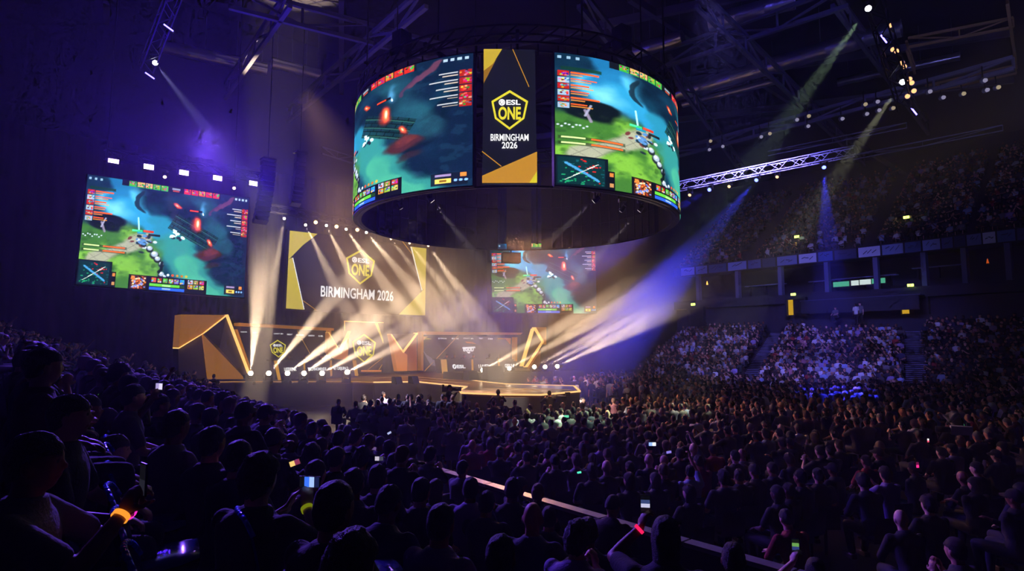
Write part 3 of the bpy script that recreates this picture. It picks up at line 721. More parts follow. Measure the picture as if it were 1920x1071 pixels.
# doorways with exit signs
EXITG = emat('exit_sign_light', 'd8ff60', 5.)
DOORY = emat('lit_corridor', 'ffc830', .55)
def doorway(n, px, py, w, h, lit, lab, dist, z=None):
    p = at_y(px, py, dist); ta = 0
    d = Vector((.60, -.80, 0)); rz = math.atan2(d.y, d.x); nrm = Vector((-.80, -.60, 0))
    root = empty('door_%d' % n, p); structure(root)
    f = MB(); f.box((-w / 2, 0, h / 2), (.15, .4, h)); f.box((w / 2, 0, h / 2), (.15, .4, h)); f.box((0, 0, h), (w + .15, .4, .15)); f.build('door_frame', mat('door_frame', '14141c', .7), root)
    g = MB(); g.box((0, .25, h / 2), (w, .05, h)); g.build('opening', mat('dark_opening', '050508', .9), root)
    if lit:
        y = MB(); y.box((-w * .34, .1, h * .5), (w * .26, .04, h * .9)); y.build('lit_edge', DOORY, root)
    root.rotation_euler = (0, 0, rz)
    s = MB(); q = p + nrm * .45 + Vector((0, 0, h + .35)); s.box(q, (.42, .06, .2), rz); o = s.build('exit_sign', EXITG)
    tag(o, lab, 'exit sign', 'exit signs')
    m = MB(); c = q + nrm * .035; dx = d * .05
    m.poly([c - dx + Vector((0, 0, .04)), c + dx + Vector((0, 0, .04)), c + dx * .2 - Vector((0, 0, .07))], nrm * .01); m.build('arrow', mat('exit_arrow', '104010', .5), o)
doorway(1, 1306, 612, 1.7, 1.7, False, 'small green exit sign nearest the stage on the lower stand wall', 57)
doorway(2, 1494, 592, 1.7, 1.5, True, 'green exit sign above the doorway beside the raised camera desk', 53)
doorway(3, 1715, 590, 1.9, 1.9, True, 'green exit sign above the yellow lit doorway', 46.5)
doorway(4, 1500, 476, 1.6, 1.2, True, 'green exit sign in the upper stand nearer the stage', 55)
doorway(5, 1706, 448, 2.0, 1.4, False, 'green exit sign in the upper stand over the two small lamps', 49)
# desk on the ledge at the rear of the lower stand
root = empty('commentary_desk', at_y(1610, 585, 49)); rz = math.atan2(-.8, .6); root.rotation_euler = (0, 0, rz)
tag(root, 'long raised desk at the rear of the lower stand between two doorways', 'desk')
m = MB(); m.box((0, -.4, .55), (9, .12, 1.1)); m.build('front_panel', mat('desk_front', '1a2038', .7), root)
m = MB(); m.box((0, 0, 1.12), (9.2, .9, .08)); m.build('desk_top', mat('desk_top', '3c456c', .4), root)
# counters, screens and tables inside the boxes
for i, (px, py, d, L, lab) in enumerate(((1435, 535, 56.6, 4, 'nearest the stage'), (1545, 527, 53.2, 2.6, 'beside the lit screens'), (1620, 520, 51.5, 5.2, 'above the lit screens'), (1760, 500, 47.4, 3.6, 'towards the dark end'))):
    p = at_y(px, py, d); r_ = empty('counter', p, rz); tag(r_, f'pale narrow counter inside the box level, {lab}', 'counter', 'box counters')
    m = MB(); m.box((0, 0, 0), (L, .5, .08)); m.build('counter_top', mat('counter_top', '7078a8', .5), r_)
    for x in (-L * .4, 0, L * .4): m = MB(); m.box((x, .1, -.45), (.08, .3, .9)); m.build('leg', DARK, r_)
SCRG = emat('hospitality_screen_green', '4fae8c', .9); SCRW = emat('hospitality_screen_white', 'cfe0e0', 1.)
for i, (px, w, m_, lab) in enumerate(((1577, 1.3, SCRG, 'green lit panel under the box level counter, nearest the stage'), (1603, .6, SCRW, 'small white lit panel between two green ones in the box level'), (1622, .9, SCRW, 'white lit panel with dark strokes in the middle of the box level'), (1645, 1.2, SCRG, 'green lit panel at the end of the box level row'))):
    p = at_y(px, 533 - (px - 1577) * .09, 51.2 - (px - 1577) * .017); r_ = empty('display_panel', p, rz); tag(r_, lab, 'screen', 'box level screens')
    m = MB(); m.box((0, 0, 0), (w, .05, .42)); m.build('lit_face', m_, r_); m = MB(); m.box((0, .05, 0), (w + .08, .08, .5)); m.build('casing', BLACKP, r_)
for i, (px, py, d, col, lab) in enumerate(((1326, 534, 60, 'ffa040', 'orange table lamp glowing in the first box'), (1702, 452, 48.6, 'ffd080', 'small warm lamp below the upper exit sign'), (1718, 450, 48.2, 'fff0c0', 'pale candle lamp below the upper exit sign'), (1852, 494, 43.5, 'c05018', 'dim orange lamp beside the last box post'))):
    p = at_y(px, py, d); r_ = empty('table_lamp', p); tag(r_, lab, 'lamp', 'small lamps'); m = MB(); m.tube((0, 0, 0), (0, 0, .35), .09, .02); m.build('lamp_shade', emat('lamp_%d' % i, col, 4 if i < 3 else .8), r_); m = MB(); m.tube((0, 0, -.1), (0, 0, 0), .1); m.build('base', BLACKP, r_)

# --- roof: girders, ducts
def girder(px0, py0, px1, py1, z, w, h, name, m, lab, cat, grp, braces=True, z1=None):
    p, q = at_z(px0, py0, z), at_z(px1, py1, z if z1 is None else z1); r_ = empty(name, p); tag(r_, lab, cat, grp)
    c = MB(); up = Vector((0, 0, h / 2))
    if braces:
        c.bar(p + up, q + up, w, w); c.bar(p - up, q - up, w, w)
        o = c.build('chord', m, r_); o.data.transform(Matrix.Translation(-p)); b = MB(); L = (q - p).length; n = max(2, int(L / 3.2)); s = 1
        for i in range(n): x, y = p.lerp(q, i / n), p.lerp(q, (i + 1) / n); b.bar(x + up * s, y - up * s, w * .55); b.bar(y + up, y - up, w * .5); s = -s
        o = b.build('brace', m, r_); o.data.transform(Matrix.Translation(-p)); o['kind'] = 'stuff'
    else:
        c.bar(p, q, w, h); o = c.build('beam_body', m, r_); o.data.transform(Matrix.Translation(-p))
G = 'roof girders'
for i, (a, lab) in enumerate((
    ((545, -8, 360, 262, 21.5), 'straight roof girder running from above the cube towards the wash lamp truss'), ((430, -6, 900, 118, 21.5), 'roof girder crossing above the left edge of the cube'),
    ((800, -8, 520, 232, 21), 'roof girder slanting down to the line arrays beside the cube'), ((1085, -8, 1240, 190, 21), 'roof girder rising from the cube top to the open roof'),
    ((1305, -8, 1620, 300, 21), 'thick diagonal roof girder over the silver lighting truss'), ((1590, -8, 1240, 112, 22), 'roof girder crossing the thick diagonal one high over the audience'),
    ((1255, 120, 1400, 330, 21.5), 'short roof girder right behind the cube'), ((1560, -8, 1740, 240, 22.5), 'roof girder beside the hanging lamp column'))):
    girder(*a[:4], a[4], .22, 1.1, 'roof_girder', STEEL, lab, 'girder', G)
for i, (a, lab) in enumerate((((170, 245, 1500, -30, 24), 'far cross beam under the roof above the stage'), ((300, 300, 1900, 60, 24), 'middle cross beam under the roof behind the cube'), ((560, 310, 1900, 150, 24), 'lower cross beam under the roof over the upper stand'),
                           ((200, 0, 200, 330, 24), 'dim beam under the roof at the dark blue side'), ((640, -5, 640, 330, 24), 'dim beam under the roof over the line arrays'), ((1180, -5, 1700, 330, 24), 'long dim beam under the roof over the audience'))):
    girder(*a[:4], a[4], .3, .5, 'roof_crossbeam', STEEL, lab, 'beam', 'roof cross beams', False)
def duct(px0, py0, px1, py1, z, r, lab):
    p, q = at_z(px0, py0, z), at_z(px1, py1, z); r_ = empty('air_duct', p); tag(r_, lab, 'duct', 'ventilation ducts')
    m = MB(); L = (q - p).length; n = int(L / .5); V = []; 
    for i in range(n + 1): 
        rr = r * (1 + (.05 if i % 3 == 0 else 0)); c = p.lerp(q, i / n)
        if i: m.tube(c0, c, r0, rr, 16, False)
        c0, r0 = c, rr
    o = m.build('pipe', DUCT, r_, True); o.data.transform(Matrix.Translation(-p))
    m = MB(); [m.tube(p.lerp(q, t), p.lerp(q, t) + Vector((0, 0, 3)), .03, n=6) for t in (.1, .4, .7, .95)]; o = m.build('hanger', STEEL, r_); o.data.transform(Matrix.Translation(-p)); o['kind'] = 'stuff'
duct(1262, 178, 1690, 52, 22.8, .55, 'long silver air duct crossing the roof behind the cube'); duct(1330, 44, 1490, 0, 23, .5, 'short silver air duct at the top edge of the roof')
duct(300, 86, 500, 130, 23, .42, 'thin silver air duct over the blue lit side'); duct(1180, 100, 1280, 70, 23, .45, 'copper lit air duct stub just behind the cube'); duct(510, 118, 600, 140, 23, .35, 'stubby air duct left of the cube with a light cone under it')
duct(1280, 196, 1460, 150, 22.5, .25, 'thin pipe running below the long silver duct'); duct(1570, 155, 1800, 105, 24, .3, 'dim pipe behind the hanging lamp column')
# gantry at the dark end; its yellow light is put into the steel colour
YST = mat('yellow_lit_gantry_steel', '8a7040', .5, .3)
for a, lab in (((1703, 80, 1900, 42, 20), 'ochre lit gantry rail highest at the dark end of the roof'), ((1700, 86, 1715, 130, 20), 'short ochre lit gantry post'), ((1888, 0, 1905, 120, 20), 'ochre lit gantry upright hung with cables'), ((1735, 168, 1905, 130, 20), 'ochre lit gantry rail below the highest one')):
    girder(*a[:4], a[4], .12, .5, 'gantry_rail', YST, lab, 'gantry', 'ochre gantry', True)

# ------------------------------------------------------------------ lighting trusses and lamps
def add_truss(p, q, lab, w=.45, r=.028, m=TRUSS, step=.55):
    t_ = truss(p, q, w, step, r); o = t_.build('lighting_truss', m); tag(o, lab, 'truss', 'lighting trusses'); return o
def spotlight(loc, tgt, power, ang, col, blend=.6, r=.06, name='beam'):
    l = bpy.data.lights.new(name, 'SPOT'); l.energy = power; l.spot_size = R(ang); l.spot_blend = blend; l.color = srgb(col); l.shadow_soft_size = r
    o = bpy.data.objects.new(name, l); COL.objects.link(o); o.location = loc; o.rotation_euler = (Vector(tgt) - Vector(loc)).to_track_quat('-Z', 'Y').to_euler(); return o
LENS = {}
def lens_mat(col, s):
    k = (col, s)
    if k not in LENS: LENS[k] = emat('lamp_lens_%s_%d' % (col, int(s)), col, s)
    return LENS[k]
def moving_head(loc, tgt, lab, lens, grp, hang=False, s=1., aim=None):
    """base, yoke, head and lens; loc = lens centre"""
    loc = Vector(loc); d = (Vector(aim if aim is not None else tgt) - loc).normalized(); r_ = empty('moving_head_lamp', loc); tag(r_, lab, 'stage lamp', grp)
    sg = 1 if hang else -1; c = -d * .16 * s
    h = MB(); h.tube(-d * .34 * s, -d * .05 * s, .10 * s, .13 * s, 14); h.tube(-d * .05 * s, -d * .01 * s, .135 * s, .135 * s, 14); h.build('lamp_head', BLACKP, r_)
    side = d.cross(Vector((0, 0, 1))); side = side.normalized() if side.length > .1 else Vector((1, 0, 0))
    y = MB(); zz = Vector((0, 0, sg * .34 * s))
    for k in (-1, 1): y.bar(c + side * k * .16 * s, c + side * k * .16 * s + zz * .9, .04 * s, .09 * s)
    y.bar(c + side * .18 * s + zz * .9, c - side * .18 * s + zz * .9, .08 * s, .05 * s); y.build('yoke', BLACKP, r_)
    b = MB(); b.box(c + zz * 1.15, (.36 * s, .30 * s, .14 * s)); b.build('base', BLACKP, r_)
    e = MB(); e.tube(-d * .012 * s, d * .004, .105 * s, .105 * s, 16); e.build('lens', lens, r_); return r_
WARM = 'ffdcb4'
WL = lens_mat('ffe2b8', 60)
G1 = 'floor beam lamps beside the left desk'; G2 = 'floor beam lamps beside the right desk'
KB = 1.0
LB = [  # px, py, target px, py, depth of target, power, angle, label
    (470, 700, 503, 380, 36.4, 95, 16, 'brightest floor lamp, at the slanted frame of the left desk, beam straight up'), (504, 700, 700, 470, 30, 34, 8, 'floor beam lamp in front of the first gold strip of the left desk'),
    (539, 700, 780, 530, 28, 26, 8, 'floor beam lamp below the first word on the left desk'), (570, 700, 810, 540, 28, 26, 8, 'floor beam lamp below the second gold strip of the left desk'),
    (604, 700, 860, 560, 28, 18, 7, 'floor beam lamp below the third gold strip of the left desk'), (651, 698, 900, 570, 28, 18, 7, 'floor beam lamp next to the pentagon panel')]
RB = [(905, 694, 1290, 480, 26, 60, 6, 'floor beam lamp in front of the second word on the right desk'), (955, 691, 1330, 480, 26, 60, 6, 'floor beam lamp at the far end of the right desk'),
      (1002, 688, 1350, 500, 26, 50, 5, 'first floor beam lamp past the slim gold fin'), (1022, 688, 1350, 515, 26, 50, 5, 'middle floor beam lamp past the slim gold fin'), (1045, 687, 1390, 520, 26, 60, 6, 'last floor beam lamp, nearest the audience stand')]
for i, (px, py, tx, ty, td, pw, an, lab) in enumerate(LB + RB):
    loc = at_y(px, py, 36 if i < 6 else 39.5); tg = at_y(tx, ty, td)
    moving_head(loc, tg, lab, WL, G1 if i < 6 else G2, aim=(tg + (Vector((0, 0, CAMZ)) - loc) * .6), s=1.3 if i < 6 else 1.2)
    spotlight(loc + (tg - loc).normalized() * .25, tg, pw * (3000 if i < 6 else 1900) * KB, an, WARM)
# warm lamps over the centre screen
TA, TB = at_y(480, 385, 36.8), at_y(900, 462, 41.5)
add_truss(TA, TB, 'dark lighting truss over the wide centre screen', m=BLACK)
UP = [(533, 410, 500, 600, 34, 26, 8, 'warm spot lamp above the corner of the centre screen, beam straight down'), (573, 422, 640, 560, 34, 14, 8, 'warm spot lamp second along the truss over the centre screen'),
      (592, 417, 0, 0, 0, 0, 0, 'round warm lamp facing the hall, first of three over the centre screen'), (612, 423, 680, 560, 34, 16, 8, 'warm spot lamp with a narrow beam over the emblem'),
      (631, 425, 0, 0, 0, 0, 0, 'round warm lamp facing the hall, second of three over the centre screen'), (649, 430, 740, 560, 34, 18, 8, 'warm spot lamp with a long beam right of the emblem'),
      (670, 431, 0, 0, 0, 0, 0, 'round warm lamp facing the hall, third of three over the centre screen'), (687, 436, 800, 570, 34, 18, 8, 'warm spot lamp under the edge of the cube'),
      (733, 448, 850, 600, 34, 9, 8, 'dim warm spot lamp further under the cube'), (768, 456, 880, 600, 34, 9, 8, 'dim warm spot lamp over the gold corner of the centre screen'), (803, 461, 910, 610, 34, 12, 8, 'last warm spot lamp on the truss over the centre screen')]
for i, (px, py, tx, ty, td, pw, an, lab) in enumerate(UP):
    D = 36.8 + (px - 480) / 420 * 4.7; loc = at_y(px, py, D)
    aim = Vector((0, 0, CAMZ)) if not pw else None
    tg = at_y(tx, ty, td) if pw else aim
    moving_head(loc, tg, lab, (WL if pw > 12 else lens_mat('ffd8a0', 6)) if pw else lens_mat('ffc890', 5), 'spot lamps over the centre screen', True, .7 if pw else 1.1, aim=aim if aim else tg + (Vector((0, 0, CAMZ)) - loc) * .3)
    if pw: spotlight(loc + (tg - loc).normalized() * .25, tg, pw * 3400 * KB, an, WARM)
# purple wash lamps over the left screen
PA, PB = at_b(196, 288, 33.6), at_b(492, 334, 33.6)
add_truss(PA, PB, 'dark truss carrying the five purple wash lamps', m=BLACK)
PUR = lens_mat('d0b0ff', 9)
for i, (px, py) in enumerate(((213, 301), (279, 313), (345, 324), (408, 334), (475, 344))):
    loc = at_b(px, py, 33.4); r_ = empty('wash_lamp', loc, TH); tag(r_, ('purple wash lamp above the left screen, ' + ['furthest from the stage', 'second from the outer end', 'middle of the five', 'fourth from the outer end', 'nearest the stage'][i]), 'stage lamp', 'purple wash lamps')
    m = MB(); m.box((0, .1, 0), (.56, .18, .36)); m.build('housing', BLACKP, r_)
    m = MB(); m.box((0, 0, 0), (.42, .03, .24)); m.build('lens', PUR, r_)
    m = MB(); m.bar((-.3, .1, 0), (-.3, .1, .4), .04); m.bar((.3, .1, 0), (.3, .1, .4), .04); m.bar((-.3, .1, .4), (.3, .1, .4), .05); m.build('yoke', BLACKP, r_)
    spotlight(loc - W3 * .15, loc - W3 * 6 + Vector((0, 0, 3.2)), 1900, 150, '3a14ff', 1., .15, 'wash')
for px, py, lab in ((309, 332, 'small warm spot lamp on the top edge of the left screen'), (439, 353, 'small warm spot lamp near the top corner of the left screen')):
    loc = at_b(px, py, 33.3); tg = at_b(px + 14, py + 60, 32.6); moving_head(loc, tg, lab, lens_mat('ffc8a0', 12), 'small spots on the left screen', True, .7, aim=Vector((0, 0, CAMZ))); spotlight(loc + (tg - loc).normalized() * .2, tg, 2500, 14, 'ffb890')
# blue spots under the silver truss on the right
SA, SB = at_y(1262, 352, 34), at_y(1602, 283, 30)
add_truss(SA, SB, 'long silver lighting truss with blue spots, right of the cube', w=.45, r=.022, step=.5)
for i, (px, py, tx, ty, pw, lab) in enumerate(((1330, 356, 1255, 400, 26, 'blue spot lamp under the silver truss, nearest the cube'), (1418, 338, 1330, 440, 34, 'blue spot lamp under the middle of the silver truss'), (1545, 314, 1550, 420, 50, 'blue spot lamp under the outer end of the silver truss'))):
    D = 34 - (px - 1262) / 340 * 4; loc = at_y(px, py, D); tg = at_y(tx, ty, D); moving_head(loc, tg, lab, lens_mat('5a68ff', 7), 'blue spot lamps', True, .95, aim=Vector((0, 0, CAMZ)) + (tg - loc) * 8)
    spotlight(loc + (tg - loc).normalized() * .3, tg, pw * 1000 * (1.6 if px < 1400 else 2.6), 20, '3034ff')
for px, py, lab in ((1293, 366, 'tiny warm lamp under the silver truss beside the cube'), (1367, 350, 'small unlit amber lamp under the silver truss'), (1457, 332, 'amber cluster lamp under the silver truss')):
    loc = at_y(px, py, 33); moving_head(loc, loc + Vector((-.5, -.5, -.6)), lab, lens_mat('ffc080', 3), 'amber lamps on the silver truss', True, .8)
# vertical lamp ladders with follow spots
add_truss(at_y(330, -20, 26), at_y(274, 128, 29), 'hanging lamp ladder over the dark blue side', w=.55, m=BLACK); add_truss(at_y(1632, -20, 24), at_y(1700, 200, 27), 'hanging lamp ladder at the dark end of the hall', w=.6, m=BLACK)
for i, (px, py, D, tx, ty, pw, col, lab) in enumerate(((291, 118, 28.6, 382, 235, 26, 'b8b4ff', 'follow spot at the foot of the dark lamp ladder over the left screen'), (1628, 16, 24, 1500, 190, 26, 'd8ffd0', 'follow spot at the top edge beside the lamp ladder'), (1692, 154, 26, 1590, 300, 32, 'e8e8c0', 'follow spot lower down on the lamp ladder at the dark end'))):
    loc = at_y(px, py, D); tg = at_y(tx, ty, D - 1.); moving_head(loc, tg, lab, lens_mat('ffffff', 40), 'follow spots', True, 1.1, aim=tg + (Vector((0, 0, CAMZ)) - loc) * .35); spotlight(loc + (tg - loc).normalized() * .3, tg, pw * 1000 * 2.6, 8, col)
for i, (px, py, D) in enumerate(((316, 52, 27), (281, 142, 29), (1657, 73, 25), (1714, 209, 27))):
    loc = at_y(px, py, D); r_ = empty('led_bar', loc, .5); tag(r_, ['violet light bar halfway up the dark lamp ladder', 'violet light bar at the foot of the dark lamp ladder', 'short blue light bar beside the upper part of the far ladder', 'blue light bar at the foot of the far ladder'][i], 'light bar', 'small light bars')
    m = MB(); m.bar((-.2, 0, .12), (.2, 0, -.12), .05); m.build('lit_strip', lens_mat('6a60ff', 8), r_); m = MB(); m.bar((-.24, .06, .14), (.24, .06, -.14), .08); m.build('housing', BLACKP, r_)
am = [(1668, 48), (1673, 93), (1680, 96), (1690, 118), (1694, 125), (1704, 148), (1708, 155), (1712, 170), (1700, 180)]
for i, (px, py) in enumerate(am):
    loc = at_y(px, py, 26.5); r_ = empty('par_lamp', loc); tag(r_, f'amber glinting lamp on the far ladder, {num(i + 1)} from its top', 'stage lamp', 'amber lamps on the far ladder')
    m = MB(); m.tube((0, 0, 0), (-.1, -.2, -.1), .09, .12); m.build('can', TRUSS, r_); m = MB(); m.tube((-.1, -.2, -.1), (-.105, -.21, -.105), .1); m.build('lens', lens_mat('ffb070', 2), r_)
# row of round lamps under the roof over the right stand
rl = [(1332, 264), (1355, 274), (1427, 256), (1443, 250), (1494, 224), (1515, 236), (1516, 217), (1579, 222), (1625, 213), (1622, 195), (1648, 206), (1645, 190), (1674, 202), (1743, 171), (1768, 182), (1806, 175), (1850, 168), (1846, 150), (1871, 163), (1330, 280)]
for i, (px, py) in enumerate(rl):
    loc = at_z(px, py, 17.5); r_ = empty('house_lamp', loc); tag(r_, f'small round dim house lamp under the far roof, {num(i + 1)} counted outward from the cube', 'house lamp', 'house lamps under the roof')
    m = MB(); sph(m, (0, .12, 0), (.15, .15, .15), n=14, m=10); m.build('shell', STEEL, r_, True)
    m = MB(); m.tube((0, -.02, -.03), (0, -.09, -.05), .11, .10); m.build('lens', lens_mat(['d8d0ff', 'ffe8c0'][i % 3 == 0], .35), r_); m = MB(); m.bar((0, .12, .2), (0, .12, .8), .05); m.build('bracket', BLACK, r_)
girder(1250, 292, 1900, 118, 18.3, .2, .6, 'roof_girder', STEEL, 'low girder carrying the row of round house lamps', 'girder', G)
girder(1440, 288, 1700, 235, 16.5, .06, .3, 'lamp_rail', STEEL, 'thin silver rail below the house lamps', 'rail', 'rails under the roof'); girder(1600, 295, 1880, 240, 15.5, .06, .3, 'lamp_rail', STEEL, 'dim thin rail above the upper stand', 'rail', 'rails under the roof')
girder(604, 282, 660, 300, 15, .08, .4, 'lamp_rail', STEEL, 'short rail beside the cube over the line arrays', 'rail', 'rails under the roof')
# line array loudspeakers
for i, (x0, y0, x1, y1, D, lab) in enumerate(((503, 303, 487, 418, 33, 'curved line array of loudspeakers beside the purple wash lamps'), (563, 290, 553, 385, 36, 'curved line array of loudspeakers behind, closer to the cube'))):
    r_ = empty('line_array_speaker', at_y(x0, y0, D)); tag(r_, lab, 'loudspeaker', 'line arrays'); p0 = Vector(r_.location)
    for k in range(12):
        t = (k + .5) / 12; c = at_y(x0 + (x1 - x0) * t ** 1.7, y0 + (y1 - y0) * t, D) - p0
        m = MB(); M = Matrix.Rotation(TH, 3, 'Z') @ Matrix.Rotation(-.04 * k, 3, 'X'); m.box(c, (.75 if i == 0 else .6, .4, .24), M=M); m.build('speaker_box', mat('speaker_grille', '1a1a26', .4, bump=.5, bscale=80), r_)
    m = MB(); m.box((0, 0, .12), (.7, .7, .08), TH); m.tube((0, 0, .1), (0, 0, 8), .03, n=6); m.build('flying_frame', BLACK, r_)

# ------------------------------------------------------------------ flat boards addressed by where they stand
class Board(Flat):
    def __init__(s, TL, TR, BR, BL, b=None, y=None):
        f = (lambda p: at_b(*p, b)) if b is not None else (lambda p: at_y(*p, y))
        O = f(BL); X = f(BR) - O; Y = f(TL) - O
        n = X.cross(Y).normalized(); 
        if n.dot(Vector((0, 0, CAMZ)) - O) < 0: n = -n
        super().__init__(O, X, Y, n); s.W, s.H = X.length, Y.length; s.TRp = f(TR)
    def st(s, px, py):
        d = ray(px, py); o = Vector((0, 0, CAMZ)); t = (s.O - o).dot(s.n) / d.dot(s.n); p = o + d * t - s.O
        xx, xy, yy = s.X.dot(s.X), s.X.dot(s.Y), s.Y.dot(s.Y); a, b = p.dot(s.X), p.dot(s.Y); D = xx * yy - xy * xy
        return ((a * yy - b * xy) / D, (b * xx - a * xy) / D)
    def px(s, name, polys, m, parent, l=.03, thick=.02): return s.shape(name, [[s.st(*q) for q in pl] for pl in polys], m, parent, l, thick)
    def line(s, name, a, b, w, m, parent, l=.03):
        d = Vector((b[0] - a[0], b[1] - a[1])).normalized() * w / 2; k = (-d.y, d.x)
        return s.px(name, [[(a[0] + k[0], a[1] + k[1]), (b[0] + k[0], b[1] + k[1]), (b[0] - k[0], b[1] - k[1]), (a[0] - k[0], a[1] - k[1])]], m, parent, l)
    def emb(s, cx, cy, hpx, parent): x, y = s.st(cx, cy); y1 = s.st(cx, cy + 1)[1]; emblem(s, x, y, abs(y - y1) * s.H * hpx, s.W, s.H, parent)
    def txt(s, body, cx, cy, hpx, wpx, m, parent, bold=.03, name='lettering'):
        x, y = s.st(cx, cy); hy = abs(s.st(cx, cy + 1)[1] - y) * s.H * hpx; wx = abs(s.st(cx + 1, cy)[0] - x) * s.W * wpx
        V, Fs = text_mesh(body, 1, 1, bold); w0 = max(v.x for v in V) - min(v.x for v in V); h0 = max(v.y for v in V) - min(v.y for v in V); cxx = (max(v.x for v in V) + min(v.x for v in V)) / 2; cyy = (max(v.y for v in V) + min(v.y for v in V)) / 2
        mb = MB(); mb.add([s.P(x + (v.x - cxx) / w0 * wx / s.W, y + (v.y - cyy) / h0 * hy / s.H, .045) for v in V], Fs); return mb.build(name, m, parent)
def board_thing(name, B, m, lab, cat, frame=.12, grp=None, panel='display_panel'):
    r_ = empty(name); tag(r_, lab, cat, grp)
    mb = MB(); mb.poly([B.P(0, 0), B.P(1, 0), B.P(1, 1), B.P(0, 1)], -B.n * .06); mb.build(panel, m, r_)
    mb = MB(); e = frame / B.W; g = frame / B.H; mb.poly([B.P(-e, -g, -.07), B.P(1 + e, -g, -.07), B.P(1 + e, 1 + g, -.07), B.P(-e, 1 + g, -.07)], -B.n * .35); mb.build('casing', BLACKP, r_)
    return r_
SCR = screen_mat('game_screen_light', 1.85)
# left screen
def quad_fn(TL, TR, BR, BL): return lambda s, t: (TL * (1 - s) + TR * s) * (1 - t) + (BL * (1 - s) + BR * s) * t
for (c, b, lab) in ((((165, 327), (467, 372), (457, 558), (142, 533)), 33.2, 'large video screen under the five purple wash lamps, showing a green and blue battle map'),
                    (((919, 458), (1116, 455), (1119, 588), (924, 587)), 34.6, 'video screen partly hidden behind the bottom of the cube, showing a battle map')):
    P4 = [at_b(*q, b) for q in c]; r_ = empty('side_screen'); tag(r_, lab, 'video screen', 'side screens')
    fn = quad_fn(*P4); game_grid('screen_picture', fn, r_, SCR)
    mb = MB(); ex = [fn(-.008, -.012), fn(1.008, -.012), fn(1.008, 1.012), fn(-.008, 1.012)]; mb.poly([p + W3 * .04 for p in ex], W3 * .4); mb.build('casing', BLACKP, r_)
    mb = MB(); 
    for s_ in (.1, .9): p = fn(s_, 0); mb.tube(p + W3 * .2, p + W3 * .2 + Vector((0, 0, 26.9 - p.z)), .03, n=6)
    mb.build('hanging_cable', BLACK, r_)
# centre screen
B = Board((543, 433), (798, 466), (797, 591), (537, 578), b=38.3)
r_ = board_thing('centre_screen', B, PANEL, 'wide dark screen over the stage with gold shards, a pentagon emblem and the city name', 'video screen')
c4 = lambda L: [(440 + x / 3.15, 400 + y / 3.15) for x, y in L]
B.px('gold_shard', [c4([(325, 103), (488, 122), (400, 190), (316, 275)])], GOLDY, r_); B.px('gold_shard', [c4([(338, 262), (408, 570), (302, 562), (316, 275)])], GOLDY, r_, .025)
B.px('gold_shard', [c4([(1035, 198), (1130, 208), (1125, 440), (1103, 458)])], GOLDY, r_); B.px('gold_shard', [c4([(1125, 440), (1123, 604), (968, 598)])], GOLDY, r_, .025)
B.line('gold_line', *c4([(341, 264), (408, 568)]), 1.3, WHITEE, r_, .05); B.line('gold_line', *c4([(400, 515), (480, 572)]), 1., GOLDE, r_); B.line('gold_line', *c4([(1040, 200), (1103, 455)]), 1.3, WHITEE, r_, .05); B.line('gold_line', *c4([(970, 140), (1045, 240)]), .9, GOLDE, r_)
B.emb(675.5, 501, 66, r_); B.txt('BIRMINGHAM 2026', 672, 551, 20, 136, WHITEE, r_, .018)
# pentagon panel on the stage
B = Board((645, 602), (718, 605), (716, 697), (646, 697), b=38.9)
r_ = board_thing('pentagon_panel', B, mat('stage_panel', '1b1719', .5, emit='3a2c28', es=.25), 'upright dark panel on the stage with a yellow pentagon emblem', 'stage panel', .06)
c8 = lambda L: [(440 + x / 6.3, 560 + y / 6.3) for x, y in L]
B.emb(682.5, 653.6, 55, r_); B.px('gold_shard', [c8([(1650, 285), (1685, 285), (1752, 490), (1752, 530)])], GOLDY, r_); B.px('gold_shard', [c8([(1690, 285), (1752, 287), (1752, 470)])], mat('olive_shard', '4a3c18', .6, emit='5a4818', es=.3), r_)
B.line('gold_line', *c8([(1560, 850), (1745, 700)]), .8, GOLDE, r_); B.line('gold_line', *c8([(1700, 840), (1740, 780)]), .8, GOLDE, r_); B.px('gold_edge', [c8([(1490, 845), (1730, 845), (1730, 865), (1490, 865)])], GOLDM, r_); B.px('gold_edge', [c8([(1288, 262), (1755, 282), (1755, 290), (1288, 272)])], GOLDL, r_)
B.line('gold_edge', (645.5, 602), (645.8, 620), 1., GOLDL, r_)
# booths: a back wall of its own, a beam, posts
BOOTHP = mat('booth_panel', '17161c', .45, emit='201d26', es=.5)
def booth(B, beam, posts, lab):
    r_ = board_thing('player_booth', B, BOOTHP, lab, 'booth', .03, 'player booths', 'back_panel')
    for pl in beam: B.px('beam', [pl], GOLDM, r_, .05, .9)
    for pl in posts: B.px('post', [pl], GOLDM, r_, .05, .5)
    return r_
B = Board((440, 608), (613, 618), (611, 697), (446, 703), b=40.4)
r_ = booth(B, [[(438, 606), (614.6, 616), (614.6, 620.6), (438, 611.6)]], [[(610.6, 618), (614.6, 618), (614, 672), (611, 672)], [(436, 618), (440, 618), (468, 700), (463, 700)]], 'dark player booth with a gold frame next to the big gold tower')
B.emb(521, 654, 33, r_)
for x, w, tx in ((455, 16, '@ OUUUUL'), (478, 9, 'AIRA'), (522, 18, 'CRAFT JBL'), (543, 10, 'FRIINT'), (562, 14, 'MASTERCARD'), (583, 12, 'AIRBOU'), (601, 9, 'O ESL')): B.txt(tx, x, 622 + (x - 440) * .052, 2.6, w, WHITEE, r_, .03, 'sponsor_name')
B.line('gold_line', *c8([(735, 375), (890, 655)]), .8, GOLDE, r_); B.px('side_shard', [[(442, 612), (452, 613), (447, 640)]], GREYM, r_)
c5 = lambda L: [(700 + x / 4, 560 + y / 4) for x, y in L]
B = Board((787, 628), (959, 632), (957, 693), (787, 696), b=40.6)
